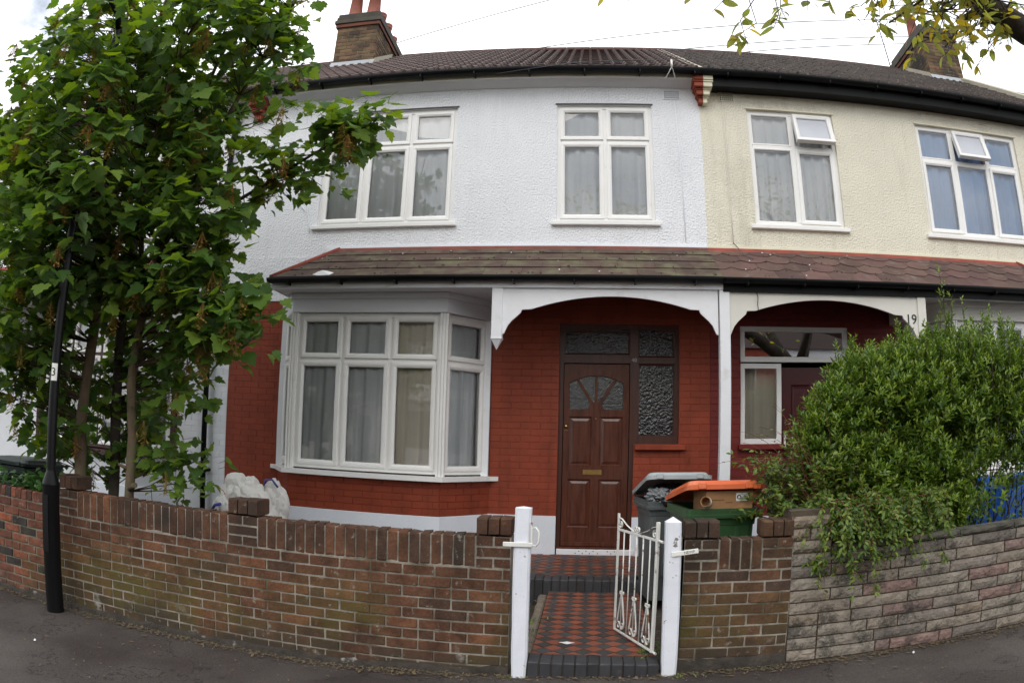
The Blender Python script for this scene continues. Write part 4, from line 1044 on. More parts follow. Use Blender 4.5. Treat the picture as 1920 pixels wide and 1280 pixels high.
# down pipe of the left house
dp = MB(); dp.tube([(-4.78, 7.92, .15), (-4.78, 7.92, 6.0)], .036, 12)
for z in (.35, 1.05, 1.85, 2.65, 3.6, 4.6, 5.5): dp.lathe([(.046, z), (.046, z + .05)], -4.78, 7.92, 12, False); dp.box(-4.85, -4.71, 7.945, 7.998, z + .008, z + .042)
obj('drainpipe', dp, 'black_plastic', C)

# ------------------------------------------------------------------ chimneys
def chimney(parent, x0, x1, y0, y1, inner, seed, dz=0.0, pots=4):
    rng = random.Random(seed)
    b = MB(); b.box(x0 + .006, x1 - .006, y0 + .006, y1 - .006, 7.3, 8.84 + dz)
    ch = obj('chimney', b, 'chimney_mortar', parent)
    ub = unit_brick('chimney_brick', .02, .07, .06, .05)
    lay(ch, ub, Matrix.Translation((0, y0, 0)), x0, x1, 7.72, 8.80 + dz, rng=rng, depth=.05, j=.010)
    if inner > 0: F = T(x1, y0, 0, R(90)); ln = y1 - y0
    else: F = T(x0, y1, 0, R(-90)); ln = y1 - y0
    lay(ch, ub, F, 0, ln, 7.85, 8.80 + dz, rng=rng, depth=.05, j=.010, start=.11)
    c = MB(); c.cbox(x0 - .03, x1 + .03, y0 - .03, y1 + .03, 8.80 + dz, 8.875 + dz, .006); obj('red_course', c, 'chimney_red', ch)
    c = MB(); c.cbox(x0 - .055, x1 + .055, y0 - .055, y1 + .055, 8.877 + dz, 8.955 + dz, .008); obj('oversail', c, 'chimney_dark', ch)
    c = MB(); c.cbox(x0 - .03, x1 + .03, y0 - .03, y1 + .03, 8.957 + dz, 9.035 + dz, .006); c.cbox(x0 - .012, x1 + .012, y0 - .012, y1 + .012, 9.036 + dz, 9.11 + dz, .008); obj('cap_course', c, 'chimney_dark', ch)
    fm = MB(); fm.poly([(x0, y0, 9.11 + dz), (x1, y0, 9.11 + dz), (x1 - .1, y0 + .12, 9.17 + dz), (x0 + .1, y0 + .12, 9.17 + dz)]); fm.poly([(x0 + .1, y0 + .12, 9.17 + dz), (x1 - .1, y0 + .12, 9.17 + dz), (x1 - .1, y1 - .12, 9.17 + dz), (x0 + .1, y1 - .12, 9.17 + dz)])
    fm.poly([(x1, y0, 9.11 + dz), (x1, y1, 9.11 + dz), (x1 - .1, y1 - .12, 9.17 + dz), (x1 - .1, y0 + .12, 9.17 + dz)]); fm.poly([(x0, y1, 9.11 + dz), (x0, y0, 9.11 + dz), (x0 + .1, y0 + .12, 9.17 + dz), (x0 + .1, y1 - .12, 9.17 + dz)]); obj('flaunching', fm, 'mortar_pale', ch)
    xa, xb = x0 + .21, x1 - .21
    for i, yy in enumerate((y0 + .24, y0 + .66, y0 + 1.08, y0 + 1.48)[:pots] if pots > 1 else (y0 + .66,)):
        for xx in ((xa, xb) if pots > 1 else (xa,)):
            hgt = .62 if i == 0 else rng.uniform(.30, .42)
            p = MB(); p.lathe([(.135, 9.10 + dz), (.13, 9.2 + dz), (.105, 9.10 + dz + hgt - .09), (.118, 9.10 + dz + hgt - .085), (.118, 9.10 + dz + hgt - .05), (.105, 9.10 + dz + hgt - .045), (.125, 9.10 + dz + hgt - .03), (.125, 9.10 + dz + hgt), (.095, 9.10 + dz + hgt), (.09, 9.10 + dz + hgt - .2)], xx, yy, 16)
            obj('chimney_pot', p, 'terracotta', ch)
    zb = ROOF_Z + (y0 - ROOF_Y) * _t
    l = MB(); l.poly([(x0 - .02, y0 - .10, zb - .03), (x1 + .02, y0 - .10, zb - .03), (x1 + .02, y0 - .012, zb + .12), (x0 - .02, y0 - .012, zb + .12)]); obj('flashing', l, 'lead', ch)
    l = MB(); xs = x1 + .012 if inner > 0 else x0 - .012
    q = [(xs, y0 - .05, zb + .0), (xs, y0 + 1.0, zb + 1.0 * _t), (xs, y0 + 1.0, zb + 1.0 * _t + .14), (xs, y0 - .0, zb + .15)]
    l.poly(q if inner > 0 else q[::-1]); obj('flashing', l, 'mortar_pale', ch)
    return ch
chimney(A, -4.52, -3.74, 10.4, 12.2, 1, 11)
chL = chimney(B, 6.44, 7.22, 10.62, 12.2, -1, 12, .22, 1)

# moss clods and bird lime on the canopy slates
mo = MB(); mr_ = random.Random(6)
for k in range(190):
    x = mr_.uniform(-3.3, 3.6); t_ = mr_.choice([0.02, .25, .5, .75]) + abs(mr_.gauss(0, .03)); y = CAN_Y0 + (CAN_Y1 - CAN_Y0) * t_; z = CAN_Z0 + (CAN_Z1 - CAN_Z0) * t_ + .018; r_ = mr_.uniform(.008, .026) * (1 if x < 1.4 else .6)
    n0 = len(mo.v); mo.v.append((x, y, z + r_ * .9))
    for i in range(6): a = math.pi / 3 * i + mr_.random(); mo.v.append((x + r_ * mr_.uniform(.8, 1.6) * math.cos(a), y + r_ * mr_.uniform(.6, 1.1) * math.sin(a), z - .004 + r_ * .6 * math.sin(a)))
    for i in range(6): mo.f.append((n0, n0 + 1 + i, n0 + 1 + (i + 1) % 6)); mo.sm.append(False)
obj('moss', mo, 'moss', canA)['kind'] = 'stuff'
bl = MB()
for k in range(26):
    x = mr_.uniform(-3.2, 3.2); t_ = mr_.uniform(.05, .95); y = CAN_Y0 + (CAN_Y1 - CAN_Y0) * t_; z = CAN_Z0 + (CAN_Z1 - CAN_Z0) * t_ + .030; r_ = mr_.uniform(.004, .013); a0 = mr_.random()
    bl.poly([(x + r_ * mr_.uniform(.5, 1.3) * math.cos(a0 + i * 1.05), y + r_ * math.sin(a0 + i * 1.05), z + r_ * .6 * math.sin(a0 + i * 1.05)) for i in range(6)])
obj('bird_lime', bl, 'paper', canA)['kind'] = 'stuff'

# ------------------------------------------------------------------ garden walls
def coursed(parent, mesh, x0, x1, z_top, z_bot, y, rng, C=.0765, L=.225, j=.011, depth=.10, off=0.0, snap=None):
    """stretcher bond from the coping downwards; some bricks are cut to half bats"""
    k = 0; z = z_top
    while z - C > z_bot - C * .8:
        u = x0 - (L / 2 if (k % 2) else 0) - off
        while u < x1 - .02:
            l = L
            a, b = max(u, x0), min(u + l, x1); u += l
            parts = [(a, b)]
            if b - a > .2 and rng.random() < .10: mid = (a + b) / 2; parts = [(a, mid), (mid, b)]
            for a, b in parts:
                if b - a < .04: continue
                M = Matrix.Translation((a + j / 2 + rng.uniform(-.0015, .0015), y - rng.uniform(0, .004), z - C + j / 2 + rng.uniform(-.0015, .0015))) @ Matrix.Rotation(rng.uniform(-.006, .006), 4, 'Y') @ Matrix.Diagonal((b - a - j, depth, C - j, 1))
                place(bpy.data.objects.new('brick', pick(mesh, rng)), parent, M)
        z -= C; k += 1
def soldiers(parent, mesh, x0, x1, z0, z1, y, n, rng, depth=.125, j=.010):
    p = (x1 - x0) / n
    for i in range(n):
        M = Matrix.Translation((x0 + i * p + j / 2, y - rng.uniform(0, .004), z0 + j / 2)) @ Matrix.Rotation(rng.uniform(-.008, .008), 4, 'Y') @ Matrix.Diagonal((p - j, depth, z1 - z0 - j / 2 + rng.uniform(-.005, .004), 1))
        place(bpy.data.objects.new('brick', pick(mesh, rng)), parent, M)
def pier(parent, mesh, x0, x1, y, z_mid, z_sold, z_top, rng, depth=.205, j=.010):
    """brick pier: three courses beside the soldiers, then a cap of bricks on edge"""
    C = (z_mid - z_sold) / 3
    for k in range(3):
        z = z_sold + k * C
        cells = [(x0, x1)] if k == 1 else [(x0, (x0 + x1) / 2), ((x0 + x1) / 2, x1)]
        for a, b in cells:
            M = Matrix.Translation((a + j / 2, y - rng.uniform(0, .004), z + j / 2)) @ Matrix.Diagonal((b - a - j, depth, C - j, 1))
            place(bpy.data.objects.new('brick', pick(mesh, rng)), parent, M)
    for i in range(3):
        p = (x1 - x0) / 3
        M = Matrix.Translation((x0 + i * p + .003, y - rng.uniform(0, .005), z_mid + .004)) @ Matrix.Rotation(rng.uniform(-.01, .01), 4, 'Z') @ Matrix.Diagonal((p - .006, depth + .01, z_top - z_mid - .004 + rng.uniform(-.006, .006), 1))
        place(bpy.data.objects.new('brick', pick(mesh, rng)), parent, M)
rng = random.Random(21)
YW = 4.6
gb = unit_brick('garden_brick', .020, .07, .06, .035); gb2 = unit_brick('garden_brick_low', .020, .07, .06, .035); ob = unit_brick('old_brick', .03, .10, .07, .06)
gw = thing('garden_wall', 'weathered brown brick garden wall with upright coping bricks and three capped piers', 'wall', (-2.4, 4.65, 0), 'front garden walls')
core = MB(); core.box(-4.298, -.492, YW + .006, YW + .115, -.12, .998); core.box(-4.296, -4.08, YW + .007, YW + .20, -.12, 1.0); core.box(-2.55, -2.31, YW + .007, YW + .20, -.12, 1.0); core.box(-.722, -.494, YW + .007, YW + .20, -.12, 1.0)
obj('mortar', core, 'wall_mortar', gw)
pier(gw, gb, -4.30, -4.076, YW, 1.008, .785, 1.125, rng); pier(gw, gb, -2.555, -2.305, YW, 1.008, .785, 1.125, rng); pier(gw, gb, -.725, -.49, YW, 1.008, .785, 1.125, rng)
soldiers(gw, gb, -4.076, -2.555, .785, 1.008, YW, 20, rng); soldiers(gw, gb, -2.305, -.725, .785, 1.008, YW, 21, rng)
coursed(gw, gb, -4.30, -.49, .785, .07, YW, rng, off=.07)
def footing(x0, x1, zt, y):
    b = MB(); n = int((x1 - x0) / .05)
    for i in range(n + 1):
        x = x0 + (x1 - x0) * i / n
        r1 = noise.noise(Vector((x * 3.1, 2, 0))) * .022 + noise.noise(Vector((x * 11, 7, 0))) * .012; r2 = noise.noise(Vector((x * 5, 5, 0))) * .010
        b.v += [(x, y - .030 + r2, gz(x) - .08), (x, y - .018 + r2, gz(x) + zt * .5 + r1), (x, y + .004, gz(x) + zt + r1), (x, y + .03, gz(x) + zt + r1)]
    for i in range(n):
        for k in range(3): a = i * 4 + k; b.f.append((a, a + 4, a + 5, a + 1)); b.sm.append(True)
    return b
obj('footing', footing(-4.30, -.49, .055, YW), 'wall_grime', gw)

gw2 = thing('garden_wall', 'short brown brick wall piece with two capped piers beside the open gate', 'wall', (1.0, 4.65, .09), 'front garden walls')
core = MB(); core.box(.637, 1.383, YW + .006, YW + .115, -.1, 1.0); core.box(.637, .868, YW + .007, YW + .20, -.1, 1.0); core.box(1.168, 1.383, YW + .007, YW + .20, -.1, 1.0)
obj('mortar', core, 'wall_mortar', gw2)
pier(gw2, gb2, .635, .87, YW, 1.008, .79, 1.12, rng); pier(gw2, gb2, 1.165, 1.385, YW, 1.008, .79, 1.118, rng)
soldiers(gw2, gb2, .87, 1.165, .79, 1.008, YW, 4, rng); coursed(gw2, gb2, .635, 1.385, .79, .16, YW, rng)
obj('footing', footing(.635, 1.385, .095, YW), 'wall_grime', gw2)

gw3 = thing('garden_wall', 'old orange-red brick wall with ivy on top, left of the lamp post', 'wall', (-6, 4.65, -.03), 'front garden walls')
core = MB(); core.box(-9, -4.335, YW - .02, YW + .10, -.15, .925); obj('mortar', core, 'wall_mortar_old', gw3)
coursed(gw3, ob, -5.6, -4.335, .845, -.02, YW - .03, rng, C=.0775, j=.012)
soldiers(gw3, ob, -5.6, -4.335, .845, .94, YW - .03, 17, rng)
coursed(gw3, ob, -9, -5.6, .845, .6, YW - .03, rng, C=.0775, j=.012)
obj('footing', footing(-5.7, -4.335, .06, YW - .03), 'wall_grime', gw3)

# stone wall on the right: courses follow the slope of the pavement
sw = thing('stone_wall', 'low wall of grey and pink split-faced stone blocks in long courses', 'wall', (3, 4.65, .12), 'front garden walls')
SL = .030
SF = Matrix.Translation((1.392, YW - .004, .118)) @ Matrix.Rotation(-math.atan(SL), 4, 'Y')
def stone_mesh(seed):
    r = random.Random(seed); b = MB(); nx, nz = 9, 3
    for k in range(nz + 1):
        for i in range(nx + 1):
            e = i in (0, nx) or k in (0, nz)
            b.v.append((i / nx + (r.uniform(-.004, .004) if 0 < i < nx else 0), (.07 + r.uniform(-.03, .03)) if e else r.uniform(-.035, .035), k / nz + (r.uniform(-.02, .02) if 0 < k < nz else 0)))
    n0 = len(b.v)
    for k in range(nz):
        for i in range(nx): a = k * (nx + 1) + i; b.f.append((a, a + 1, a + nx + 2, a + nx + 1)); b.sm.append(False)
    per = [i for i in range(nx + 1)] + [k * (nx + 1) + nx for k in range(1, nz + 1)] + [nz * (nx + 1) + i for i in range(nx - 1, -1, -1)] + [k * (nx + 1) for k in range(nz - 1, 0, -1)]
    for i in per: b.v.append((b.v[i][0], 1, b.v[i][2]))
    for q in range(len(per)):
        a, c = per[q], per[(q + 1) % len(per)]; b.f.append((a, n0 + q, n0 + (q + 1) % len(per), c)); b.sm.append(False)
    return b.mesh('stone', 'recon_stone')
stones = [stone_mesh(i) for i in range(7)]
core = MB(); core.box(0.0, 5.2, .018, .12, -.06, .765); core.box(0, .30, .019, .2, -.06, 1.06); obj('mortar', core, 'stone_joint', sw, SF)
CH = .0855; rs = random.Random(4); skip = {}
for r in range(9):
    u = 0.0; first = True
    while u < 4.6:
        l = rs.choice([.12, .25, .42, .46, .50, .38, .44]) if not first else rs.choice([.10, .22, .30, .46])
        first = False
        if (r, round(u, 3)) in skip: pass
        hgt = CH
        if r == 2 and .22 < u < .40 and not skip.get('d'):
            skip['d'] = (u, u + .46); l = .46; hgt = CH * 2
        elif r == 3 and skip.get('d') and u < skip['d'][1] and u + l > skip['d'][0]:
            if u < skip['d'][0] - .05: l = skip['d'][0] - u
            else: u = skip['d'][1]; continue
        M = SF @ Matrix.Translation((u + .006, -rs.uniform(0, .006), r * CH + .005)) @ Matrix.Diagonal((l - .012, .11, hgt - .011, 1))
        place(bpy.data.objects.new('stone', rs.choice(stones)), sw, M); u += l
for r in range(9, 12):
    for a, b in (((0, .30),) if r % 2 else ((0, .14), (.14, .30))):
        M = SF @ Matrix.Translation((a + .006, 0, r * CH + .005)) @ Matrix.Diagonal((b - a - .012, .2, CH - .011, 1)); place(bpy.data.objects.new('stone', rs.choice(stones)), sw, M)
for i in range(9):
    M = SF @ Matrix.Translation((.31 + i * .52, -.012, .772)) @ Matrix.Diagonal((.512, .15, .045, 1)); o = place(bpy.data.objects.new('cap_stone', stones[i % 7].copy()), sw, M)
    o.data.materials.clear(); o.data.materials.append(MATS['stone_cap'])

# ------------------------------------------------------------------ path, steps
PATH_BASE = MB(); PATH_BASE.poly([(-.36, 4.745, .152), (.52, 4.745, .152), (.46, 6.70, .192), (-.33, 6.70, .192)])
path = struct('path', PATH_BASE, 'grout', 'red and black diamond tiled garden path')
def diamond_tiles(parent, x0, x1, y0, y1, zf, d, rng):
    """square tiles laid on the diagonal; those cut by the border are clipped"""
    h = d / 2; meshes = {}
    def base(m):
        if m not in meshes:
            g = .0018; b = MB(); b.zprism([(-h + g, 0), (0, -h + g), (h - g, 0), (0, h - g)], 0, .006); meshes[m] = b.mesh('tile', m)
        return meshes[m]
    ny = int((y1 - y0) / h) + 2; nx = int((x1 - x0) / d) + 2
    for k in range(ny):
        cy = y0 + k * h
        for i in range(-1, nx):
            cx = (x0 + x1) / 2 + (i - nx // 2) * d + (h if k % 2 else 0)
            m = 'path_red' if k % 2 == 0 else 'path_black'
            P = [(cx - h + .0018, cy), (cx, cy - h + .0018), (cx + h - .0018, cy), (cx, cy + h - .0018)]
            Q = clip_poly(clip_poly(clip_poly(clip_poly(P, (1, 0), x1), (-1, 0), -x0), (0, 1), y1), (0, -1), -y0)
            if len(Q) < 3: continue
            z = zf(cy) + rng.uniform(-.0012, .0012)
            tilt = Matrix.Rotation(rng.uniform(-.01, .01), 4, 'X') @ Matrix.Rotation(rng.uniform(-.01, .01), 4, 'Y')
            if len(Q) == 4 and all(abs(Q[a][0] - P[a][0]) + abs(Q[a][1] - P[a][1]) < 1e-9 for a in range(4)):
                place(bpy.data.objects.new('tile', base(m)), parent, Matrix.Translation((cx, cy, z)) @ tilt)
            else:
                b = MB(); b.zprism([(px - cx, py - cy) for px, py in Q], 0, .006); obj('tile', b, m, parent, Matrix.Translation((cx, cy, z)) @ tilt)
diamond_tiles(path, -.345, .50, 4.755, 6.69, lambda y: .156 + (y - 4.745) * .0205, .142, rng)
step = obj('front_step', MB().box(-.358, .508, 4.545, 4.75, -.05, .150), 'grout'); step['kind'] = 'structure'; step['label'] = 'step of dark blue bricks at the gateway'
bb_ = unit_brick('blue_brick', .05, .05, .03, .02)
for i in range(11):
    p = .868 / 11; place(bpy.data.objects.new('brick', pick(bb_, rng)), step, Matrix.Translation((-.36 + i * p + .003, 4.53 + rng.uniform(-.004, .004), .03)) @ Matrix.Diagonal((p - .006, .215, .136 + rng.uniform(-.003, .003), 1)))
land = struct('landing', MB().box(-.72, .95, 6.712, 7.99, -.05, .300), 'grout', 'tiled landing in front of the dark wooden door')
for i in range(21):
    p = 1.67 / 21; place(bpy.data.objects.new('brick', pick(bb_, rng)), land, Matrix.Translation((-.72 + i * p + .003, 6.695 + rng.uniform(-.005, .005), .06)) @ Matrix.Diagonal((p - .006, .235, .257 + rng.uniform(-.004, .004), 1)))
diamond_tiles(land, -.70, .93, 6.94, 7.97, lambda y: .303 + (y - 6.94) * .045, .142, rng)
ed = MB()
for i in range(9):
    y = 4.80 + i * .21; ed.cbox(-.43 + rng.uniform(-.01, .01), -.355, y, y + .2, .05, .175 + rng.uniform(-.02, .015), .015)
obj('edging', ed, 'edging', path)

# ------------------------------------------------------------------ gate and gate posts
def gatepost(label, x0, x1, zb, zt, lean, peak):
    t = thing('gatepost', label, 'post', ((x0 + x1) / 2, 4.57, zb), 'white gate posts')
    b = MB(); n = 14; cx = (x0 + x1) / 2; hw = (x1 - x0) / 2
    for i in range(n + 1):
        t_ = i / n; z = zb + (zt - zb) * t_
        k = .84 + .16 * min(1, t_ * 6); w_ = hw * k + noise.noise(Vector((0, z * 4, x0 * 9))) * .003; dx = lean * (1 - t_) + noise.noise(Vector((5, z * 2, x0))) * .004
        c = .014
        for px, py in ((-w_ + c, -.05), (w_ - c, -.05), (w_, -.05 + c), (w_, .05 - c), (w_ - c, .05), (-w_ + c, .05), (-w_, .05 - c), (-w_, -.05 + c)):
            b.v.append((cx + px + dx, 4.57 + py, z))
    for i in range(n):
        for k in range(8): a = i * 8 + k; c_ = i * 8 + (k + 1) % 8; b.f.append((a, c_, c_ + 8, a + 8)); b.sm.append(False)
    top = n * 8; b.v.append((cx, 4.57, zt + peak)); b.v.append((cx, 4.53, zt + peak)); b.v.append((cx, 4.61, zt + peak))
    q = len(b.v)
    for k in range(8): b.f.append((top + k, top + (k + 1) % 8, q - 3)); b.sm.append(False)
    obj('post', b, 'post_white', t)
    return t
p1 = gatepost('white painted timber gate post with a latch, against the long brick wall', -.466, -.360, gz(-.4) - .05, 1.205, .0, .010)
l1 = MB(); l1.cbox(-.535, -.345, 4.505, 4.519, .955, .985, .003); obj('latch_strap', l1, 'iron_white', p1)
l2 = MB(); l2.tube([(-.352, 4.52, 1.075), (-.325, 4.50, 1.085), (-.305, 4.49, 1.06), (-.305, 4.49, .99), (-.325, 4.50, .965), (-.35, 4.515, .97)], .006, 6); l2.cbox(-.36, -.346, 4.51, 4.53, .95, 1.12, .003); obj('latch_loop', l2, 'iron_white', p1)
p2 = gatepost('white painted timber gate post with pointed top carrying the gate hinges', .497, .602, gz(.55) - .06, 1.128, .026, .034)
l3 = MB(); l3.cbox(0, .175, 0, .008, 0, .032, .003); lp_ = obj('hinge_strap', l3, 'plate_white', p2, Matrix.Translation((.545, 4.506, .905)) @ Matrix.Rotation(R(-8), 4, 'Y'))
text('strap_lettering', 'NEWF', .026, 'ink_grey', p2, Matrix.Translation((.545, 4.5055, .905)) @ Matrix.Rotation(R(-8), 4, 'Y') @ Matrix.Translation((.115, 0, .016)) @ FACE, .0005)

gt = thing('garden_gate', 'rusty white wrought-iron gate with scrolls, standing open inwards', 'gate', (.469, 4.71, .2))
GA = math.atan2(5.34 - 4.71, .233 - .469); GL = math.hypot(.63, .236)
GF = Matrix.Translation((.469, 4.71, 0)) @ Matrix.Rotation(GA, 4, 'Z')      # local x from the hinge to the free end
def gpart(name, b): return obj(name, b, 'iron_white', gt, GF)
gpart('stile', MB().cbox(-.012, .012, -.012, .012, .195, 1.11, .003)); gpart('stile', MB().cbox(GL - .013, GL + .013, -.006, .006, .195, 1.105, .002))
gpart('top_rail', MB().cbox(-.085, GL, -.005, .005, .975, .993, .002)); gpart('bottom_rail', MB().cbox(-.06, GL, -.005, .005, .195, .212, .002))
for i in range(1, 6):
    x = GL * i / 6; gpart('bar', MB().tube([(x, 0, .212), (x, 0, .976)], .0052, 8))
def scroll(cx, cz, r, turns, a0, sgn, n=18):
    return [(cx + sgn * r * (1 - .72 * t) * math.cos(a0 + turns * 2 * math.pi * t), 0, cz + r * (1 - .72 * t) * math.sin(a0 + turns * 2 * math.pi * t)) for t in [i / n for i in range(n + 1)]]
def flat(path_, w_=.006, t_=.002):
    """flat bar along a path in the gate's plane"""
    b = MB()
    for i, p in enumerate(path_):
        q0 = Vector(path_[max(i - 1, 0)]); q1 = Vector(path_[min(i + 1, len(path_) - 1)]); d = (q1 - q0).normalized(); n_ = Vector((-d.z, 0, d.x)) * t_
        p = Vector(p)
        b.v += [tuple(p + n_ + Vector((0, -w_, 0))), tuple(p + n_ + Vector((0, w_, 0))), tuple(p - n_ + Vector((0, w_, 0))), tuple(p - n_ + Vector((0, -w_, 0)))]
    for i in range(len(path_) - 1):
        for k in range(4): a = i * 4 + k; c_ = i * 4 + (k + 1) % 4; b.f.append((a, c_, c_ + 4, a + 4)); b.sm.append(True)
    return b
for cx in (GL * 1 / 6 + .0, GL * 3 / 6, GL * 5 / 6):
    for sg_ in (-1, 1):
        leg = [(cx + sg_ * .022, 0, .50), (cx + sg_ * .024, 0, .46), (cx + sg_ * .045, 0, .36), (cx + sg_ * .062, 0, .27)]
        gpart('scroll', flat(scroll(cx + sg_ * .035, .252, .033, 1.15, .2, sg_)[::-1] + [(cx + sg_ * .060, 0, .29), (cx + sg_ * .035, 0, .40), (cx + sg_ * .010, 0, .49)] + scroll(cx + sg_ * .018, .515, .020, 1.0, math.pi, sg_)))
for sg_, xb in ((1, 0.0), (-1, GL)):
    gpart('scroll', flat([(xb + sg_ * .015, 0, 1.075), (xb + sg_ * .06, 0, 1.07), (xb + sg_ * .16, 0, 1.03), (xb + sg_ * .29, 0, .998)]))
    gpart('scroll', flat(scroll(xb + sg_ * .045, 1.022, .028, 1.2, math.pi / 2, -sg_)))
for sg_ in (-1, 1): gpart('scroll', flat(scroll(GL / 2 + sg_ * .019, 1.022, .024, 1.2, -math.pi / 2, sg_)))
gpart('hinge', MB().tube([(-.085, 0, .984), (-.012, 0, .984)], .009, 8)); gpart('hinge', MB().tube([(-.06, 0, .204), (-.012, 0, .204)], .009, 8))

# ------------------------------------------------------------------ lamp post
lx, ly = -4.22, 4.41
lp = thing('lamp_post', 'black steel lamp post with a small white number plate, beside the wall', 'lamp post', (lx, ly, gz(lx)))
b = MB(); b.lathe([(.078, gz(lx) - .05), (.078, .48), (.0785, .482), (.078, 1.04), (.080, 1.045), (.080, 1.06), (.044, 1.16), (.043, 1.17)], lx, ly, 24); obj('base', b, 'lamp_black', lp)
b = MB(); b.lathe([(.043, 1.165), (.041, 3.0), (.038, 5.15)], lx, ly, 20); obj('shaft', b, 'lamp_black', lp)
b = MB(); b.cbox(lx - .035, lx + .035, ly - .079, ly - .0775, .50, .97, .001); obj('access_door', b, 'lamp_black', lp)
b = MB(); b.tube([(lx, ly, 5.1), (lx + .02, ly - .1, 5.22), (lx + .06, ly - .35, 5.27)], [.034, .03, .028], 12); obj('arm', b, 'lamp_black', lp)
b = MB()
for x_, w_, z_ in ((0, .05, .04), (.08, .09, .055), (.25, .11, .06), (.45, .08, .045), (.52, .03, .03)):
    for k in range(10): a = 2 * math.pi * k / 10; b.v.append((lx + .06 + w_ * math.cos(a), ly - .33 - x_, 5.27 + z_ * math.sin(a)))
for i in range(4):
    for k in range(10): a = i * 10 + k; c_ = i * 10 + (k + 1) % 10; b.f.append((a, c_, c_ + 10, a + 10)); b.sm.append(True)
obj('lantern', b, 'lamp_head', lp)
an0 = math.atan2(-ly, -lx)
pb = MB(); rr = .0435
for i in range(13):
    a = an0 - .62 + 1.35 * i / 12 - .35
    for z in (1.895, 2.035): pb.v.append((lx + rr * math.cos(a), ly + rr * math.sin(a), z))
for i in range(12): pb.f.append((i * 2, i * 2 + 2, i * 2 + 3, i * 2 + 1)); pb.sm.append(True)
plate = obj('number_plate', pb, 'plate_white', lp)
an = an0 - .42
text('plate_number', '3', .095, 'ink', lp, Matrix.Translation((lx + .0445 * math.cos(an), ly + .0445 * math.sin(an), 1.962)) @ Matrix.Rotation(an + math.pi / 2, 4, 'Z') @ FACE, .0005)

# ------------------------------------------------------------------ wheeled bins
def wheelie(name, label, fx, fy, rz, zg, rim, w_, d_, body_m, lid_m, lid_deg, group='wheeled bins'):
    t = thing(name, label, 'bin', (fx, fy, zg), group)
    F = T(fx, fy, 0, rz)          # local: front-left rim corner at origin, x right, y back
    b = MB()
    def loop(x0, x1, y0, y1, z, r):
        pts = []
        for cx, cy, a0 in ((x1 - r, y0 + r, -90), (x1 - r, y1 - r, 0), (x0 + r, y1 - r, 90), (x0 + r, y0 + r, 180)):
            for k in range(4): a = R(a0 + 30 * k); pts.append((cx + r * math.cos(a), cy + r * math.sin(a), z))
        return pts
    ins = .055
    L_ = [loop(ins, w_ - ins, ins + .03, d_ - ins - .06, zg + .07, .05), loop(.032, w_ - .032, .035, d_ - .05, rim - .13, .05), loop(.022, w_ - .022, .03, d_ - .045, rim - .125, .05), loop(.018, w_ - .018, .02, d_ - .03, rim - .075, .05),
          loop(-.004, w_ + .004, -.004, d_ + .004, rim - .07, .05), loop(-.006, w_ + .006, -.006, d_ + .006, rim - .045, .05), loop(.002, w_ - .002, .002, d_ - .002, rim - .040, .05), loop(0, w_, 0, d_, rim, .05), loop(.03, w_ - .03, .03, d_ - .03, rim, .04), loop(.05, w_ - .05, .05, d_ - .05, rim - .3, .04)]
    for l in L_: b.v += l
    for i in range(len(L_) - 1):
        for k in range(16): a = i * 16 + k; c_ = i * 16 + (k + 1) % 16; b.f.append((a, c_, c_ + 16, a + 16)); b.sm.append(False)
    b.f.append(tuple(range(len(b.v) - 16, len(b.v)))); b.sm.append(False)
    obj('body', b, body_m, t, F)
    for i in range(2):
        obj('rib', MB().cbox(w_ * (.3 + .4 * i) - .02, w_ * (.3 + .4 * i) + .02, .035, .06, zg + .3, rim - .14, .006), body_m, t, F)
    # lid: domed tray hinged at the back
    lb = MB(); Ls = [loop(-.015, w_ + .015, -.035, d_ + .01, 0, .06), loop(-.018, w_ + .018, -.038, d_ + .01, .035, .06), loop(.0, w_, -.01, d_ - .01, .040, .06), loop(.02, w_ - .02, .015, d_ - .05, .072, .06), loop(.12, w_ - .12, .14, d_ - .2, .088, .06)]
    inner = loop(.0, w_, -.02, d_ - .005, .004, .06)
    for l in Ls: lb.v += l
    for i in range(len(Ls) - 1):
        for k in range(16): a = i * 16 + k; c_ = i * 16 + (k + 1) % 16; lb.f.append((a, c_, c_ + 16, a + 16)); lb.sm.append(False)
    lb.f.append(tuple(range(len(lb.v) - 16, len(lb.v)))); lb.sm.append(False)
    nn = len(lb.v); lb.v += inner + loop(.01, w_ - .01, 0, d_ - .03, .03, .05)
    for k in range(16): a, c_ = k, (k + 1) % 16; lb.f.append((nn + c_, nn + a, a, c_)); lb.sm.append(False)
    for k in range(16): a, c_ = nn + k, nn + (k + 1) % 16; lb.f.append((c_, a, a + 16, c_ + 16)[::-1]); lb.sm.append(False)
    lb.f.append(tuple(range(nn + 31, nn + 15, -1))); lb.sm.append(False)
    LF = F @ Matrix.Translation((0, d_, rim + .004)) @ Matrix.Rotation(R(-lid_deg), 4, 'X') @ Matrix.Translation((0, -d_, 0))
    lid = obj('lid', lb, lid_m, t, LF)
    for i in range(2): obj('lid_lug', MB().cbox(w_ * (.12 + .64 * i), w_ * (.12 + .64 * i) + .06, -.05, -.03, .0, .05, .006), lid_m, lid, LF)
    obj('handle', MB().tube([(.05, d_ + .03, rim - .03), (w_ - .05, d_ + .03, rim - .03)], .016, 8), body_m, t, F)
    for x_ in (.03, w_ - .03 - .045):
        wb = MB(); wb.lathe([(0, 0), (.095, 0), (.10, .008), (.10, .037), (.095, .045), (0, .045)], 0, 0, 18); obj('wheel', wb, 'black_plastic', t, F @ Matrix.Translation((x_, d_ - .08, zg + .10)) @ Matrix.Rotation(R(90), 4, 'Y'))
    return t, F
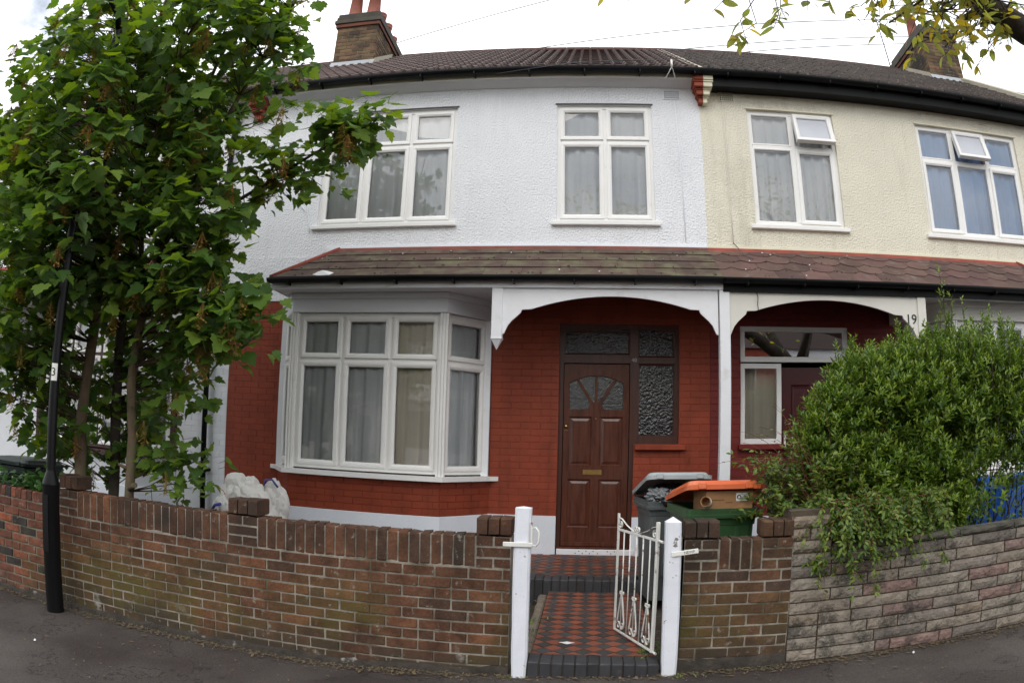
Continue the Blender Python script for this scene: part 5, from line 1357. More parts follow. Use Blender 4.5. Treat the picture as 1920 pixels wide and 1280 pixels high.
binG, FG = wheelie('wheelie_bin', 'green wheeled bin with an orange lid propped open by cardboard', .728, 5.16, R(7), .13, 1.15, .575, .72, 'bin_green', 'lid_orange', 11)
binS, FS = wheelie('wheelie_bin', 'grey wheeled bin next to the front door, lid held up by a rubbish bag', .52, 6.20, R(7), .14, 1.12, .575, .72, 'bin_grey', 'bin_lid_grey', 15)
binT, FT = wheelie('wheelie_bin', 'grey-green wheeled bin half buried in the trailing shrub', 1.62, 6.35, R(-14), .16, 1.20, .56, .70, 'bin_grey', 'bin_grey', 10)
binL, FL_ = wheelie('wheelie_bin', 'dark green wheeled bin behind the old brick wall by the lamp post', -6.55, 5.75, R(4), .05, .99, .60, .74, 'bin_dark_green', 'bin_dark_green', 1)
# contents
cx_ = thing('cardboard_box', 'flattened brown cardboard box sticking out under the orange lid', 'box', tuple((FG @ Vector((.3, .1, 1.15)))))
BF = FG @ Matrix.Translation((.15, .03, 1.105)) @ Matrix.Rotation(R(3), 4, 'Z')
obj('side', MB().cbox(0, .37, 0, .006, 0, .17, .001), 'cardboard', cx_, BF); obj('side', MB().cbox(0, .37, .30, .306, 0, .17, .001), 'cardboard', cx_, BF); obj('end', MB().cbox(-.004, .0, .0, .3, .0, .17, .001), 'cardboard', cx_, BF); obj('end', MB().cbox(.37, .374, .0, .3, .0, .17, .001), 'cardboard', cx_, BF)
obj('top', MB().cbox(-.002, .372, 0, .3, .168, .174, .001), 'cardboard', cx_, BF)
fb = MB(); fb.poly([(.10, -.006, .0), (.36, -.03, .0), (.36, -.022, .10), (.28, -.015, .08)]); obj('flap', fb, 'cardboard', cx_, BF)
lbx = obj('label', MB().box(.235, .34, -.0025, -.001, .098, .158), 'paper', cx_, BF)
rg = MB(); n = 20
rg.v += [(.258 + .017 * math.cos(2 * math.pi * i / n), -.0032, .128 + .017 * math.sin(2 * math.pi * i / n)) for i in range(n)] + [(.260 + .010 * math.cos(2 * math.pi * i / n), -.0032, .126 + .011 * math.sin(2 * math.pi * i / n)) for i in range(n)]
for i in range(n): j = (i + 1) % n; rg.f.append((i, j, n + j, n + i)); rg.sm.append(False)
obj('label_mark', rg, 'ink', cx_, BF); text('label_lettering', 'VNO', .034, 'ink', cx_, BF @ Matrix.Translation((.309, -.0034, .122)) @ FACE, .0003)
for k, (x_, w__) in enumerate(((.03, .11), (.15, .06))): obj('print', MB().box(x_, x_ + w__, -.0016, -.001, .105 - k * .02, .112 - k * .02), 'cardboard_dark', cx_, BF)
can_ = thing('paper_roll', 'small cardboard tube with white and blue wrapping beside the box', 'tube', tuple((FG @ Vector((.12, .06, 1.16)))))
cn = MB(); cn.lathe([(.0, 0), (.038, 0), (.038, .09), (.034, .09), (.033, .02)], 0, 0, 16); CF = FG @ Matrix.Translation((.155, .03, 1.195)) @ Matrix.Rotation(R(78), 4, 'X') @ Matrix.Rotation(R(-25), 4, 'Y')
obj('tube', cn, 'cardboard', can_, CF); cn = MB(); cn.lathe([(.039, .02), (.040, .03), (.040, .07), (.039, .075)], 0, 0, 16); obj('wrapper', cn, 'paper', can_, CF)
def crumple(cx, cy, cz, rx, ry, rz_, seed, amp=.25, freq=2.0, sub=5, flat_bottom=None):
    """a slack bag: puffs of cloth between sharp creases"""
    me = bpy.data.meshes.new('bag'); bm = bmesh.new(); bmesh.ops.create_icosphere(bm, subdivisions=sub, radius=1); o_ = Vector((seed * 1.3, seed * .7, seed * .37))
    for v in bm.verts:
        p = v.co.copy(); w_ = Vector((noise.noise(p * 1.7 + o_), noise.noise(p * 1.7 - o_), noise.noise(p * 1.7 + o_ * 2))) * .4
        k = 1 + amp * .7 * noise.noise(p * 1.3 + o_)
        for f_, a_ in ((freq, 1.0), (freq * 2.6, .22)):
            d = noise.voronoi((p + w_) * f_ + o_)[0]; k += amp * a_ * (min(1, (d[1] - d[0]) * 1.5) ** .5 - .75)
        v.co = Vector((cx + p.x * rx * k, cy + p.y * ry * k, cz + p.z * rz_ * k))
        if flat_bottom is not None and v.co.z < flat_bottom: v.co.z = flat_bottom
    for f in bm.faces: f.smooth = True
    bm.to_mesh(me); bm.free(); return me
def bag(name, label, cat, me, m, parent=None):
    me.materials.append(MATS[m]); o = obj(name, me, m, parent)
    if label: tag(o, label, cat)
    return o
q = FS @ Vector((.26, .22, 1.19)); bag('rubbish_bag', 'shiny black rubbish bag bulging from the grey bin', 'bag', crumple(q.x, q.y, q.z - .06, .25, .28, .15, 3, .2), 'bag_black')
q = FS @ Vector((.17, .08, 1.17)); bag('plastic_wrap', 'crumpled clear plastic packaging at the rim of the grey bin', 'packaging', crumple(q.x, q.y, q.z - .01, .16, .12, .085, 5, .55, 2.6), 'bag_clear')
q = FS @ Vector((.42, .09, 1.15)); bag('paper_bag', 'pale brown paper bag squashed at the rim of the grey bin', 'bag', crumple(q.x, q.y, q.z, .15, .09, .07, 9, .3), 'cardboard')
sk = crumple(-3.60, 6.92, .66, .40, .30, .50, 3, .22, 1.15, 6, flat_bottom=.12)
for v in sk.vertices: v.co.x += -.25 * max(0, (v.co.z - .75)) + .06 * max(0, .7 - v.co.z)       # the heap slumps to one side
sko = bag('cloth_sack', 'crumpled white sack of dust sheets heaped below the bay window', 'sack', sk, 'bag_white')
bs = crumple(-3.37, 7.12, .74, .19, .15, .38, 9, .22, 1.2, 6, flat_bottom=.12)
bso = bag('carrier_bag', 'grey-white carrier bag with blue handles leaning against the white sack', 'bag', bs, 'bag_white')
hb = MB(); hb.tube([(-3.46, 7.04, 1.02), (-3.42, 7.02, 1.09), (-3.34, 7.02, 1.10), (-3.28, 7.04, 1.02)], .012, 6); obj('handle', hb, 'bag_blue', bso)
pk = MB(); pk.tube([(-3.93, 6.72, .74), (-3.86, 6.66, .80), (-3.78, 6.64, .82)], .018, 6); obj('drawstring', pk, 'bag_blue', sko)
for k_, (xa, za) in enumerate(((-3.80, .98), (-3.47, .86), (-3.43, .82))): obj('print', MB().tube([(xa, 6.66, za), (xa + .05, 6.655, za - .02), (xa + .07, 6.66, za - .06)], .004, 4), 'bag_ink', sko)
sl = MB(); pts = [(-3.42, 6.72, .92), (-3.34, 6.64, .78), (-3.29, 6.62, .66), (-3.25, 6.62, .52)]; sl.tube(pts, [.085, .075, .06, .045], 10); obj('sleeve', sl, 'bag_white', sko)
# blue tarpaulin behind the bush
tp = MB(); n = 26
for i in range(n + 1):
    for k in range(n + 1):
        u, v = i / n, k / n; x = 3.75 + 1.3 * u; y = 5.75 + .75 * v; ed_ = min(u, 1 - u, v, 1 - v)
        z = .20 + 1.02 * min(1, ed_ * 7) ** .6 + noise.noise(Vector((x * 4, y * 4, 1))) * .05 + abs(noise.noise(Vector((x * 9, y * 9, 1)))) * .04; tp.v.append((x, y, z))
for i in range(n):
    for k in range(n): a = i * (n + 1) + k; tp.f.append((a, a + n + 1, a + n + 2, a + 1)); tp.sm.append(True)
tag(obj('tarpaulin', tp, 'tarp_blue'), 'bright blue plastic tarpaulin glimpsed through the lower bush', 'tarpaulin')
# paper on the canopy, litter
pp = MB(); pts = [(0, 0), (.10, -.02), (.20, .0), (.23, .09), (.15, .12), (.10, .085), (.03, .10)]
nn = len(pts); pp.v = [(x, y, .012 + .025 * noise.noise(Vector((x * 14, y * 14, 2)))) for x, y in pts] + [(.11, .045, .045)]
for i in range(nn): pp.f.append((i, (i + 1) % nn, nn)); pp.sm.append(False)
tag(obj('torn_paper', pp, 'paper', None, Matrix.Translation((-3.02, 7.09, 3.335)) @ Matrix.Rotation(CAN_P, 4, 'X')), 'torn white paper lying on the canopy above the bay gutter', 'paper')
lt = MB(); lr = random.Random(5)
for k in range(3600):
    r_ = lr.random()
    x = lr.uniform(-5.4, 4.2); y = 4.57 - abs(lr.gauss(0, .06)) if r_ < .86 else lr.uniform(3.0, 4.5)
    if x < -.5 and r_ < .3: y -= .03
    s_ = lr.uniform(.005, .016) if lr.random() < .9 else lr.uniform(.015, .03); a = lr.uniform(0, 6.28); z = gz(x) + .010
    c, s2 = math.cos(a) * s_, math.sin(a) * s_
    lt.v += [(x - c, y - s2, z), (x + s2 * .4, y - c * .4, z + .003), (x + c, y + s2, z + lr.uniform(0, .008)), (x - s2 * .4, y + c * .4, z + .002)]; q = len(lt.v) - 4; lt.f.append((q, q + 1, q + 2, q + 3)); lt.sm.append(False)
for k in range(160):
    x = lr.uniform(-1.2, -.42); y = lr.uniform(4.8, 6.6); s_ = lr.uniform(.008, .03); a = lr.uniform(0, 6.28); z = .135
    c, s2 = math.cos(a) * s_, math.sin(a) * s_
    lt.v += [(x - c, y - s2, z), (x + s2 * .4, y - c * .4, z + .006), (x + c, y + s2, z + lr.uniform(0, .02)), (x - s2 * .4, y + c * .4, z + .004)]; q = len(lt.v) - 4; lt.f.append((q, q + 1, q + 2, q + 3)); lt.sm.append(False)
tag(obj('leaf_litter', lt, 'litter_brown'), 'dry brown leaf litter along the foot of the walls', 'litter', kind='stuff')
def scrap(x, y, s_, label):
    b = MB(); r_ = random.Random(int(x * 100)); pts = [(s_ * (1 + .4 * r_.random()) * math.cos(a), s_ * .6 * (1 + .4 * r_.random()) * math.sin(a), r_.uniform(0, .012)) for a in [2 * math.pi * i / 7 for i in range(7)]]
    b.v = pts + [(0, 0, .02)]; b.f = [(i, (i + 1) % 7, 7) for i in range(7)]; b.sm = [False] * 7
    tag(obj('litter_scrap', b, 'paper', None, Matrix.Translation((x, y, gz(x) + .009))), label, 'litter', 'white litter scraps on the pavement')
scrap(-3.72, 3.62, .012, 'white scrap on the pavement in front of the lamp post'); scrap(2.30, 4.40, .010, 'white scrap on the pavement at the foot of the stone wall')
bd = MB(); bd.v = [(.05 * (1 + .35 * math.sin(3 * a)) * math.cos(a), .030 * (1 + .3 * math.cos(4 * a)) * math.sin(a), 0) for a in [2 * math.pi * i / 12 for i in range(12)]]; bd.f = [tuple(range(12))]; bd.sm = [False]
tag(obj('bird_dropping', bd, 'paper', None, Matrix.Translation((-.115, 5.02, .1712))), 'white splash on the tiled path just inside the gate', 'stain')

# ------------------------------------------------------------------ wires and aerial
def wire(a, b, sag, label):
    pts = []
    for i in range(13):
        t = i / 12; p = Vector(a).lerp(Vector(b), t); p.z -= sag * 4 * t * (1 - t); pts.append(p)
    w_ = MB(); w_.tube(pts, .011, 5); tag(obj('overhead_wire', w_, 'wire'), label, 'wire', 'overhead wires')
def dirp(tz, tx, Y): return (tx * Y, Y, CAM_Z + tz * Y)
wire(dirp(.628, -.385, 15), dirp(.765, .085, 15), .05, 'thin wire rising from beside the first chimney to the top edge')
wire(dirp(.606, -.16, 15), dirp(.735, .62, 15), .0, 'uppermost of the thin wires crossing above the two ridges')
wire(dirp(.600, .04, 15), dirp(.708, .68, 15), .0, 'middle thin wire running towards the second chimney')
wire(dirp(.598, .13, 15), dirp(.690, .66, 15), .0, 'lowest thin wire above the dark ridge')
w_ = MB(); w_.tube([(-1.15, 7.70, 6.04), (-.2, 7.62, 6.13), (.45, 7.60, 6.16), (1.0, 7.62, 6.19)], .006, 5); tag(obj('service_cable', w_, 'wire'), 'slack cable slung along the gutter of the white house', 'cable')
w_ = MB(); w_.tube([(2.6, 7.65, 6.05), (3.5, 7.62, 6.17), (4.2, 7.55, 6.3)], .006, 5)
ar = thing('tv_aerial', 'thin television aerial on a leaning mast beside the second chimney', 'aerial', (6.36, 12.0, 9.0))
m0, m1 = Vector((6.34, 12.1, 9.05)), Vector((6.24, 12.1, 10.35))
obj('mast', MB().tube([m0, m1], .013, 6), 'aerial', ar)
b0, b1 = m1 + Vector((.35, 0, -.35)), m1 + Vector((-.12, 0, .12)); obj('boom', MB().tube([b0, b1], .009, 6), 'aerial', ar)
for i in range(9):
    p = b0.lerp(b1, i / 8); obj('element', MB().tube([p + Vector((-.02, -.16, -.02)), p + Vector((.02, .16, .02))], .004, 5), 'aerial', ar)
for dy in (-.14, 0, .14): obj('reflector', MB().tube([b1 + Vector((-.12, dy, -.10)), b1 + Vector((.06, dy, .12))], .008, 5), 'aerial', ar)

# ------------------------------------------------------------------ plants
def add_leaf(b, rl, M, pts, cup, rnd, rib=None):
    """one leaf from an outline in its own plane (x across, y along), folded along the midrib and drooping at the tip"""
    n = len(b.v)
    b.v.append(tuple(M @ Vector((0, .42, cup * .0))))
    for x, y in pts:
        z = cup * abs(x) * .55 - cup * .45 * y * y
        b.v.append(tuple(M @ Vector((x, y, z))))
    k = len(pts)
    for i in range(k - 1): b.f.append((n, n + 1 + i, n + 2 + i)); b.sm.append(False)
    b.f.append((n, n + k, n + 1)); b.sm.append(False)
    rl += [rnd] * (k + 1)
MAPLE = [(0, .02), (.12, -.07), (.30, -.08), (.36, .04), (.52, .08), (.66, .26), (.54, .36), (.60, .54), (.40, .56), (.30, .54), (.33, .70), (.17, .82), (0, 1.0), (-.17, .82), (-.33, .70), (-.30, .54), (-.40, .56), (-.60, .54), (-.54, .36), (-.66, .26), (-.52, .08), (-.36, .04), (-.30, -.08), (-.12, -.07)]
OVAL = [(0, 0), (.15, .16), (.21, .40), (.18, .66), (.08, .88), (0, 1.0), (-.08, .88), (-.18, .66), (-.21, .40), (-.15, .16)]
LANCE4 = [(0, 0), (.17, .45), (0, 1.0), (-.17, .45)]
LANCE = [(0, 0), (.14, .30), (.15, .60), (0, 1.0), (-.15, .60), (-.14, .30)]
def with_rnd(o, rl):
    a = o.data.attributes.new('rnd', 'FLOAT', 'POINT'); a.data.foreach_set('value', rl); return o
def frame_from(d, up, roll=0.0):
    """matrix whose y axis points along d and whose z axis is as near UP as can be"""
    y = d.normalized(); x = y.cross(up)
    if x.length < 1e-4: x = Vector((1, 0, 0))
    x.normalize(); z = x.cross(y); M = Matrix((x, y, z)).transposed().to_4x4()
    return M @ Matrix.Rotation(roll, 4, 'Y')

# ---- sycamores: stems, clumps along side branches, lobed leaves
pr = random.Random(77)
class Tree:
    def __init__(s, label, base):
        s.root = thing('sycamore_tree', label, 'tree', base, 'young sycamores'); s.leaves = []; s.twigs = MB(); s.seeds = []
def stem(t, pts, r0, r1, m='bark_young', name='trunk', seg=10):
    P = []; n = len(pts)
    fine = []
    for i in range(n - 1):
        for k in range(5):
            q = Vector(pts[i]).lerp(Vector(pts[i + 1]), k / 5); fine.append(q)
    fine.append(Vector(pts[-1]))
    for i, q in enumerate(fine):
        q += Vector((noise.noise(q * 2.1) * .018, noise.noise(q * 2.1 + Vector((9, 0, 0))) * .018, 0))
    rad = [(r0 + (r1 - r0) * i / (len(fine) - 1)) * (1 + .10 * noise.noise(q * 6)) for i, q in enumerate(fine)]
    rad[0] *= 1.25
    b = MB(); b.tube(fine, rad, seg); obj(name, b, m, t.root); return fine
S1 = Tree('sycamore with the thickest pale trunk, rising behind the pier next to the lamp post', (-4.62, 5.25, .1))
S2 = Tree('slim sycamore with a darker trunk, second from the lamp post', (-4.50, 5.62, .1))
S3 = Tree('slim sycamore with a knobbly cut stub, nearest the white sack', (-3.95, 5.22, .1))
f1 = stem(S1, [(-4.64, 5.25, .05), (-4.60, 5.25, 1.0), (-4.61, 5.25, 1.6), (-4.52, 5.23, 2.5), (-4.48, 5.2, 3.3)], .066, .048)
f1b = stem(S1, [(-4.48, 5.2, 3.3), (-4.66, 5.15, 4.3), (-4.80, 5.1, 5.6), (-4.9, 5.1, 6.6)], .040, .012, name='branch', seg=8)
f1c = stem(S1, [(-4.48, 5.2, 3.3), (-4.36, 5.1, 4.1), (-4.25, 5.0, 5.4), (-4.2, 5.0, 6.3)], .034, .010, name='branch', seg=8)
f2 = stem(S2, [(-4.48, 5.62, .05), (-4.46, 5.62, 1.2), (-4.46, 5.6, 2.4), (-4.42, 5.6, 3.4)], .062, .045, m='bark_dark')
f2b = stem(S2, [(-4.42, 5.6, 3.4), (-4.62, 5.7, 4.6), (-5.1, 5.8, 6.0)], .04, .012, m='bark_dark', name='branch', seg=8)
f2c = stem(S2, [(-4.42, 5.6, 3.4), (-4.1, 5.7, 4.4), (-3.8, 5.75, 5.6), (-3.6, 5.8, 6.4)], .036, .010, m='bark_dark', name='branch', seg=8)
f3 = stem(S3, [(-3.95, 5.22, .05), (-3.95, 5.2, 1.0), (-3.92, 5.2, 1.5), (-3.96, 5.2, 1.95), (-3.90, 5.22, 2.7)], .052, .040)
f3b = stem(S3, [(-3.90, 5.22, 2.7), (-3.72, 5.3, 3.5), (-3.35, 5.35, 4.5), (-2.9, 5.35, 5.5), (-2.75, 5.35, 6.2)], .034, .010, name='branch', seg=8)
f3c = stem(S3, [(-3.80, 5.26, 3.1), (-3.25, 5.45, 3.60), (-2.45, 5.5, 4.08), (-1.95, 5.5, 4.33)], .024, .007, m='bark_dark', name='branch', seg=7)
f3d = stem(S3, [(-3.90, 5.22, 2.7), (-4.02, 5.1, 3.6), (-3.9, 5.0, 4.8), (-3.75, 5.0, 5.8)], .030, .009, name='branch', seg=8)
sb_ = MB(); sb_.tube([(-3.93, 5.19, 1.02), (-3.86, 5.15, 1.06), (-3.82, 5.13, 1.07)], [.03, .028, .024], 8); obj('stub', sb_, 'bark_young', S3.root)
sb_ = MB(); sb_.tube([(-3.95, 5.18, 1.20), (-4.02, 5.12, 1.24)], [.02, .012], 7); obj('stub', sb_, 'bark_young', S3.root)

def clump(t, c, nl, rad, size, near, twig=True):
    """a spray of leaves round C: a twig from the nearest stem point, petioles and drooping blades"""
    c = Vector(c); cand = [q for q in near]
    q = min(cand, key=lambda p: (p - c).length + .7 * max(0, p.z - c.z + .15))
    if twig:
        mid = q.lerp(c, .55) + Vector((0, 0, -.04 + .10 * pr.random())); ln = (c - q).length
        if ln > .06: t.twigs.tube([q, mid, c], [min(.004 + .006 * ln, .016), .0045, .0025], 5, True, False)
    az0 = pr.uniform(0, 6.28); outd = (c - q); outd.z = 0
    for i in range(nl):
        az = az0 + i * 2.4 + pr.uniform(-.4, .4); el = pr.uniform(-.5, .55)
        d = Vector((math.cos(az) * math.cos(el), math.sin(az) * math.cos(el), math.sin(el)))
        base = c + Vector((pr.gauss(0, rad * .45), pr.gauss(0, rad * .45), pr.gauss(0, rad * .40)))
        pl_ = pr.uniform(.05, .12); s_ = size * pr.choice([.5, .7, .8, .9, 1.0, 1.1, 1.2]) * pr.uniform(.9, 1.1)
        lb_ = base + d * pl_
        dd = Vector((d.x, d.y - .25, d.z - pr.uniform(.15, .75)))
        up = Vector((pr.gauss(0, .32), pr.gauss(-.30, .32), 1.0))
        M = Matrix.Translation(lb_) @ frame_from(dd, up, pr.gauss(0, .25)) @ Matrix.Diagonal((s_, s_, s_, 1))
        t.leaves.append((M, pr.uniform(.15, .65), lb_))
        if pr.random() < .35: t.twigs.tube([base, lb_], [.0022, .0016], 4, True, False)
    if pr.random() < .22: t.seeds.append(c + Vector((pr.uniform(-.1, .1), pr.uniform(-.16, .02), -.10)))
def fill(t, cx, cy, cz, rx, ry, rz_, n, near, nl=9, size=.132, rad=.17):
    k = 0
    while k < n:
        p = Vector((pr.uniform(-1, 1), pr.uniform(-1, 1), pr.uniform(-1, 1)))
        if p.length > 1 or p.length < .25: continue
        c = Vector((cx + p.x * rx, cy + p.y * ry, cz + p.z * rz_))
        if c.z < .45: continue
        clump(t, c, nl, rad, size, near); k += 1
N1 = f1[8:] + f1b + f1c; N2 = f2[8:] + f2b + f2c; N3 = f3[9:] + f3b + f3d
fill(S1, -4.9, 4.95, 4.9, .85, .65, 1.5, 78, N1); fill(S1, -5.35, 5.0, 3.5, .80, .60, .95, 48, N1); fill(S1, -5.5, 4.95, 2.3, .70, .5, .55, 26, N1 + f1[5:], size=.122)
fill(S1, -4.55, 4.8, 3.0, .62, .40, .75, 40, N1)
fill(S1, -4.35, 4.12, 4.1, .55, .20, 1.7, 46, N1); fill(S1, -4.9, 4.3, 3.2, .6, .25, 1.1, 34, N1); fill(S1, -5.2, 4.5, 4.6, .6, .3, 1.3, 34, N1); fill(S1, -5.0, 5.1, 1.6, .5, .3, .5, 14, f1[4:], size=.13)
fill(S2, -4.4, 5.55, 5.2, .95, .60, 1.4, 110, N2); fill(S2, -4.5, 5.7, 3.4, .9, .5, .8, 40, N2); fill(S2, -4.75, 5.75, 1.75, .85, .35, .75, 52, f2[4:], size=.122)
fill(S3, -3.55, 5.1, 4.9, .85, .60, 1.5, 130, N3); fill(S3, -3.6, 5.0, 3.25, .80, .50, .85, 85, N3); fill(S3, -3.05, 5.05, 2.55, .42, .36, .42, 22, N3 + f3c[:4]); fill(S3, -2.85, 5.3, 5.1, .38, .4, 1.0, 20, f3b)
fill(S3, -3.75, 5.25, 2.05, .42, .3, .42, 14, f3[8:], size=.122); fill(S3, -3.50, 5.35, 1.35, .30, .20, .34, 9, f3[5:10], size=.11); fill(S3, -3.32, 5.3, 1.10, .15, .12, .12, 2, f3[4:9], size=.10)
for p in f3c[4:]:
    for k in range(2): clump(S3, p + Vector((pr.gauss(0, .10), pr.gauss(0, .12), pr.gauss(0, .10))), 5, .10, .14, [p])
fill(S3, -2.10, 5.45, 4.28, .34, .22, .27, 16, f3c[8:], size=.13); fill(S3, -2.95, 5.45, 3.95, .30, .22, .30, 9, f3c[3:10], size=.122)
fill(S3, -2.35, 5.45, 3.86, .22, .15, .14, 4, f3c[6:], size=.122)
fill(S1, -5.3, 5.2, 1.9, .8, .35, .6, 26, f1[4:], size=.122); fill(S2, -4.2, 5.9, 2.3, .8, .3, .8, 34, f2[5:], size=.13); fill(S3, -2.85, 5.0, 2.45, .38, .25, .30, 16, f3c[:5] + f3[-3:], size=.135); fill(S3, -3.1, 5.15, 3.2, .42, .3, .5, 14, N3, size=.13)
fill(S1, -4.02, 4.15, 3.9, .34, .18, 1.6, 22, N1 + f3d, size=.13); fill(S1, -5.0, 4.7, 2.5, .7, .4, .6, 26, N1)
fill(S1, -5.75, 5.2, 5.1, .55, .4, .9, 24, N1, size=.122); fill(S1, -5.9, 5.1, 4.0, .5, .4, .6, 16, N1, size=.122)
CAMP = Vector((0, 0, CAM_Z))
for t, share in ((S1, 100), (S2, 60), (S3, 140)):
    b = MB(); rl = []
    order = sorted(t.leaves, key=lambda l: (l[2] - CAMP).length)
    shapes = {}
    for i, (M, cup, p) in enumerate(order):
        vis = -1.1 < p.x / p.y < -.3 and p.z < 5.9
        if share > 0 and vis and i % 2 == 0:
            key = int(cup * 6)
            if key not in shapes:
                lb_ = MB(); r_ = []; add_leaf(lb_, r_, Matrix.Identity(4), MAPLE, key / 6 + .08, 0.0); shapes[key] = lb_.mesh('leaf', 'leaf_maple')
                a = shapes[key].attributes.new('rnd', 'FLOAT', 'POINT'); a.data.foreach_set('value', r_)
            place(bpy.data.objects.new('leaf', shapes[key]), t.root, M); share -= 1
        else:
            add_leaf(b, rl, M, MAPLE, cup, pr.random())
    o = with_rnd(obj('crown', b, 'leaf_maple', t.root), rl); o['kind'] = 'stuff'
    o = obj('twigs', t.twigs, 'twig', t.root); o['kind'] = 'stuff'
    for c in t.seeds:
        sb = MB()
        for k in range(16):
            a = pr.uniform(0, 6.28); q = c + Vector((pr.gauss(0, .025), pr.gauss(0, .025), -.009 * k))
            sb.tube([c + Vector((0, 0, .06)), q], .0014, 3, False, False)
            for sg_ in (-1, 1):
                w1 = q + Vector((math.cos(a) * sg_ * .040, math.sin(a) * sg_ * .040, -.020)); sd = Vector((-math.sin(a), math.cos(a), 0)) * .009
                sb.poly([q - sd * .3, w1 - sd, w1 + sd + Vector((0, 0, -.006)), q + sd * .3])
        obj('seed_cluster', sb, 'seed', t.root)

# ---- evergreen bush: upright shoots of small glossy leaves
def shoot(b, rl, tw, base, d, ln, nl, ls, rng, shape=LANCE, spread=.75):
    d = d.normalized(); tip = base + d * ln
    if tw is not None: tw.tube([base - d * .04, tip], [.0030, .0012], 4, True, False)
    a0 = rng.uniform(0, 6.28); x = d.orthogonal().normalized(); y = d.cross(x); tone = rng.random()
    for i in range(nl):
        t = (i + .5) / nl; a = a0 + i * 2.4; o = x * math.cos(a) + y * math.sin(a)
        ld = d * (.35 + .8 * t) + o * spread * (1.15 - .5 * t); s_ = ls * rng.uniform(.7, 1.15) * (1.05 - .35 * t)
        M = Matrix.Translation(base + d * ln * t) @ frame_from(ld, d * .6 + Vector((0, 0, .6)) + o * -.2, rng.gauss(0, .3)) @ Matrix.Diagonal((s_ * 1.15, s_, s_, 1))
        add_leaf(b, rl, M, shape, .3, min(.999, max(0, tone * .6 + t * .28 + rng.uniform(-.08, .12))))
bsh = thing('evergreen_bush', 'large glossy evergreen bush with upright shoots behind the stone wall', 'bush', (3.1, 5.6, .12))
bb = MB(); br_ = []; bt = MB(); br = random.Random(15)
lobes = [(2.75, 5.45, 1.55, .85, .55, .80), (3.45, 5.55, 1.62, .85, .58, .92), (2.25, 5.45, 1.42, .55, .45, .58), (3.15, 5.65, 1.95, .55, .45, .55), (4.1, 5.65, 1.55, .75, .55, .85), (2.6, 5.25, 1.15, .65, .35, .40), (3.4, 5.30, 1.10, .80, .35, .35), (2.2, 5.25, 1.25, .5, .35, .45), (2.28, 5.4, 1.78, .46, .42, .54), (1.98, 5.35, 1.55, .34, .38, .50), (2.75, 5.5, 1.86, .6, .45, .50), (3.35, 5.6, 1.96, .65, .5, .44), (4.05, 5.65, 1.84, .6, .5, .5)]
cnt = 0
while cnt < 10500:
    L_ = br.choice(lobes); v = Vector((br.gauss(0, 1), br.gauss(0, 1), br.gauss(0, 1))).normalized(); k = br.uniform(.72, 1.04) if br.random() < .8 else br.uniform(.3, .8)
    p = Vector((L_[0] + v.x * L_[3] * k, L_[1] + v.y * L_[4] * k, L_[2] + v.z * L_[5] * k))
    if v.y > .45 or p.z < .62: continue
    if p.x > 3.35 and p.z < 1.12 and br.random() < .55: continue
    if p.x / p.y > .60 and p.z < 1.38 and br.random() < .70: continue      # thin, see-through foot on the right
    if p.x / p.y > .95: continue
    if noise.noise(p * 2.6) < -.22 and v.z < .5 and br.random() < .8: continue      # hollows in the foliage
    d = Vector((v.x * .55, v.y * .55 - .18, .75 + max(0, v.z) * .5)) + Vector((br.gauss(0, .22), br.gauss(0, .22), 0))
    shoot(bb, br_, bt if cnt % 9 == 0 else None, p, d, br.uniform(.06, .13), br.randint(9, 12), br.uniform(.052, .076), br, LANCE4 if br.random() < .6 else LANCE)
    cnt += 1
for (x, y, z, h_) in [(3.05, 5.4, 2.45, .55), (2.98, 5.42, 2.40, .42), (3.12, 5.45, 2.4, .40), (3.32, 5.5, 2.42, .34), (2.55, 5.4, 2.22, .32), (2.10, 5.35, 1.92, .30), (1.95, 5.35, 1.85, .22), (2.3, 5.38, 1.98, .25), (3.62, 5.5, 2.42, .28), (3.5, 5.5, 2.42, .22), (2.8, 5.4, 2.3, .25), (3.85, 5.55, 2.36, .25), (2.65, 5.42, 2.2, .30)] + [(br.uniform(1.95, 4.2), br.uniform(5.15, 5.6), 0, br.uniform(.06, .17)) for _ in range(80)]:
    if z == 0: z = max(L_[2] + L_[5] * math.sqrt(max(0, 1 - ((x - L_[0]) / L_[3]) ** 2 - ((y - L_[1]) / L_[4]) ** 2)) if ((x - L_[0]) / L_[3]) ** 2 + ((y - L_[1]) / L_[4]) ** 2 < 1 else 1.5 for L_ in lobes)
    top = Vector((x + br.uniform(-.04, .04), y, z + h_)); bt.tube([(x, y, z - .3), (x, y, z), top], [.006, .004, .002], 5, True, False)
    for k in range(7):
        t = k / 6; shoot(bb, br_, None, Vector((x, y, z - .1)).lerp(top, t), Vector((br.gauss(0, .3), br.gauss(0, .3), 1)), .07, 8, .05, br)
o = with_rnd(obj('crown', bb, 'leaf_bush', bsh), br_); o['kind'] = 'stuff'
for k in range(46):
    a = Vector((br.uniform(2.3, 4.3), br.uniform(5.3, 5.8), .12)); e = a + Vector((br.gauss(0, .35), br.gauss(-.1, .15), br.uniform(.9, 1.9))); m_ = a.lerp(e, .5) + Vector((br.gauss(0, .12), br.gauss(0, .08), 0)); bt.tube([a, m_, e], [.011, .008, .003], 5, True, False)
o = obj('stems', bt, 'bark_dark', bsh); o['kind'] = 'stuff'

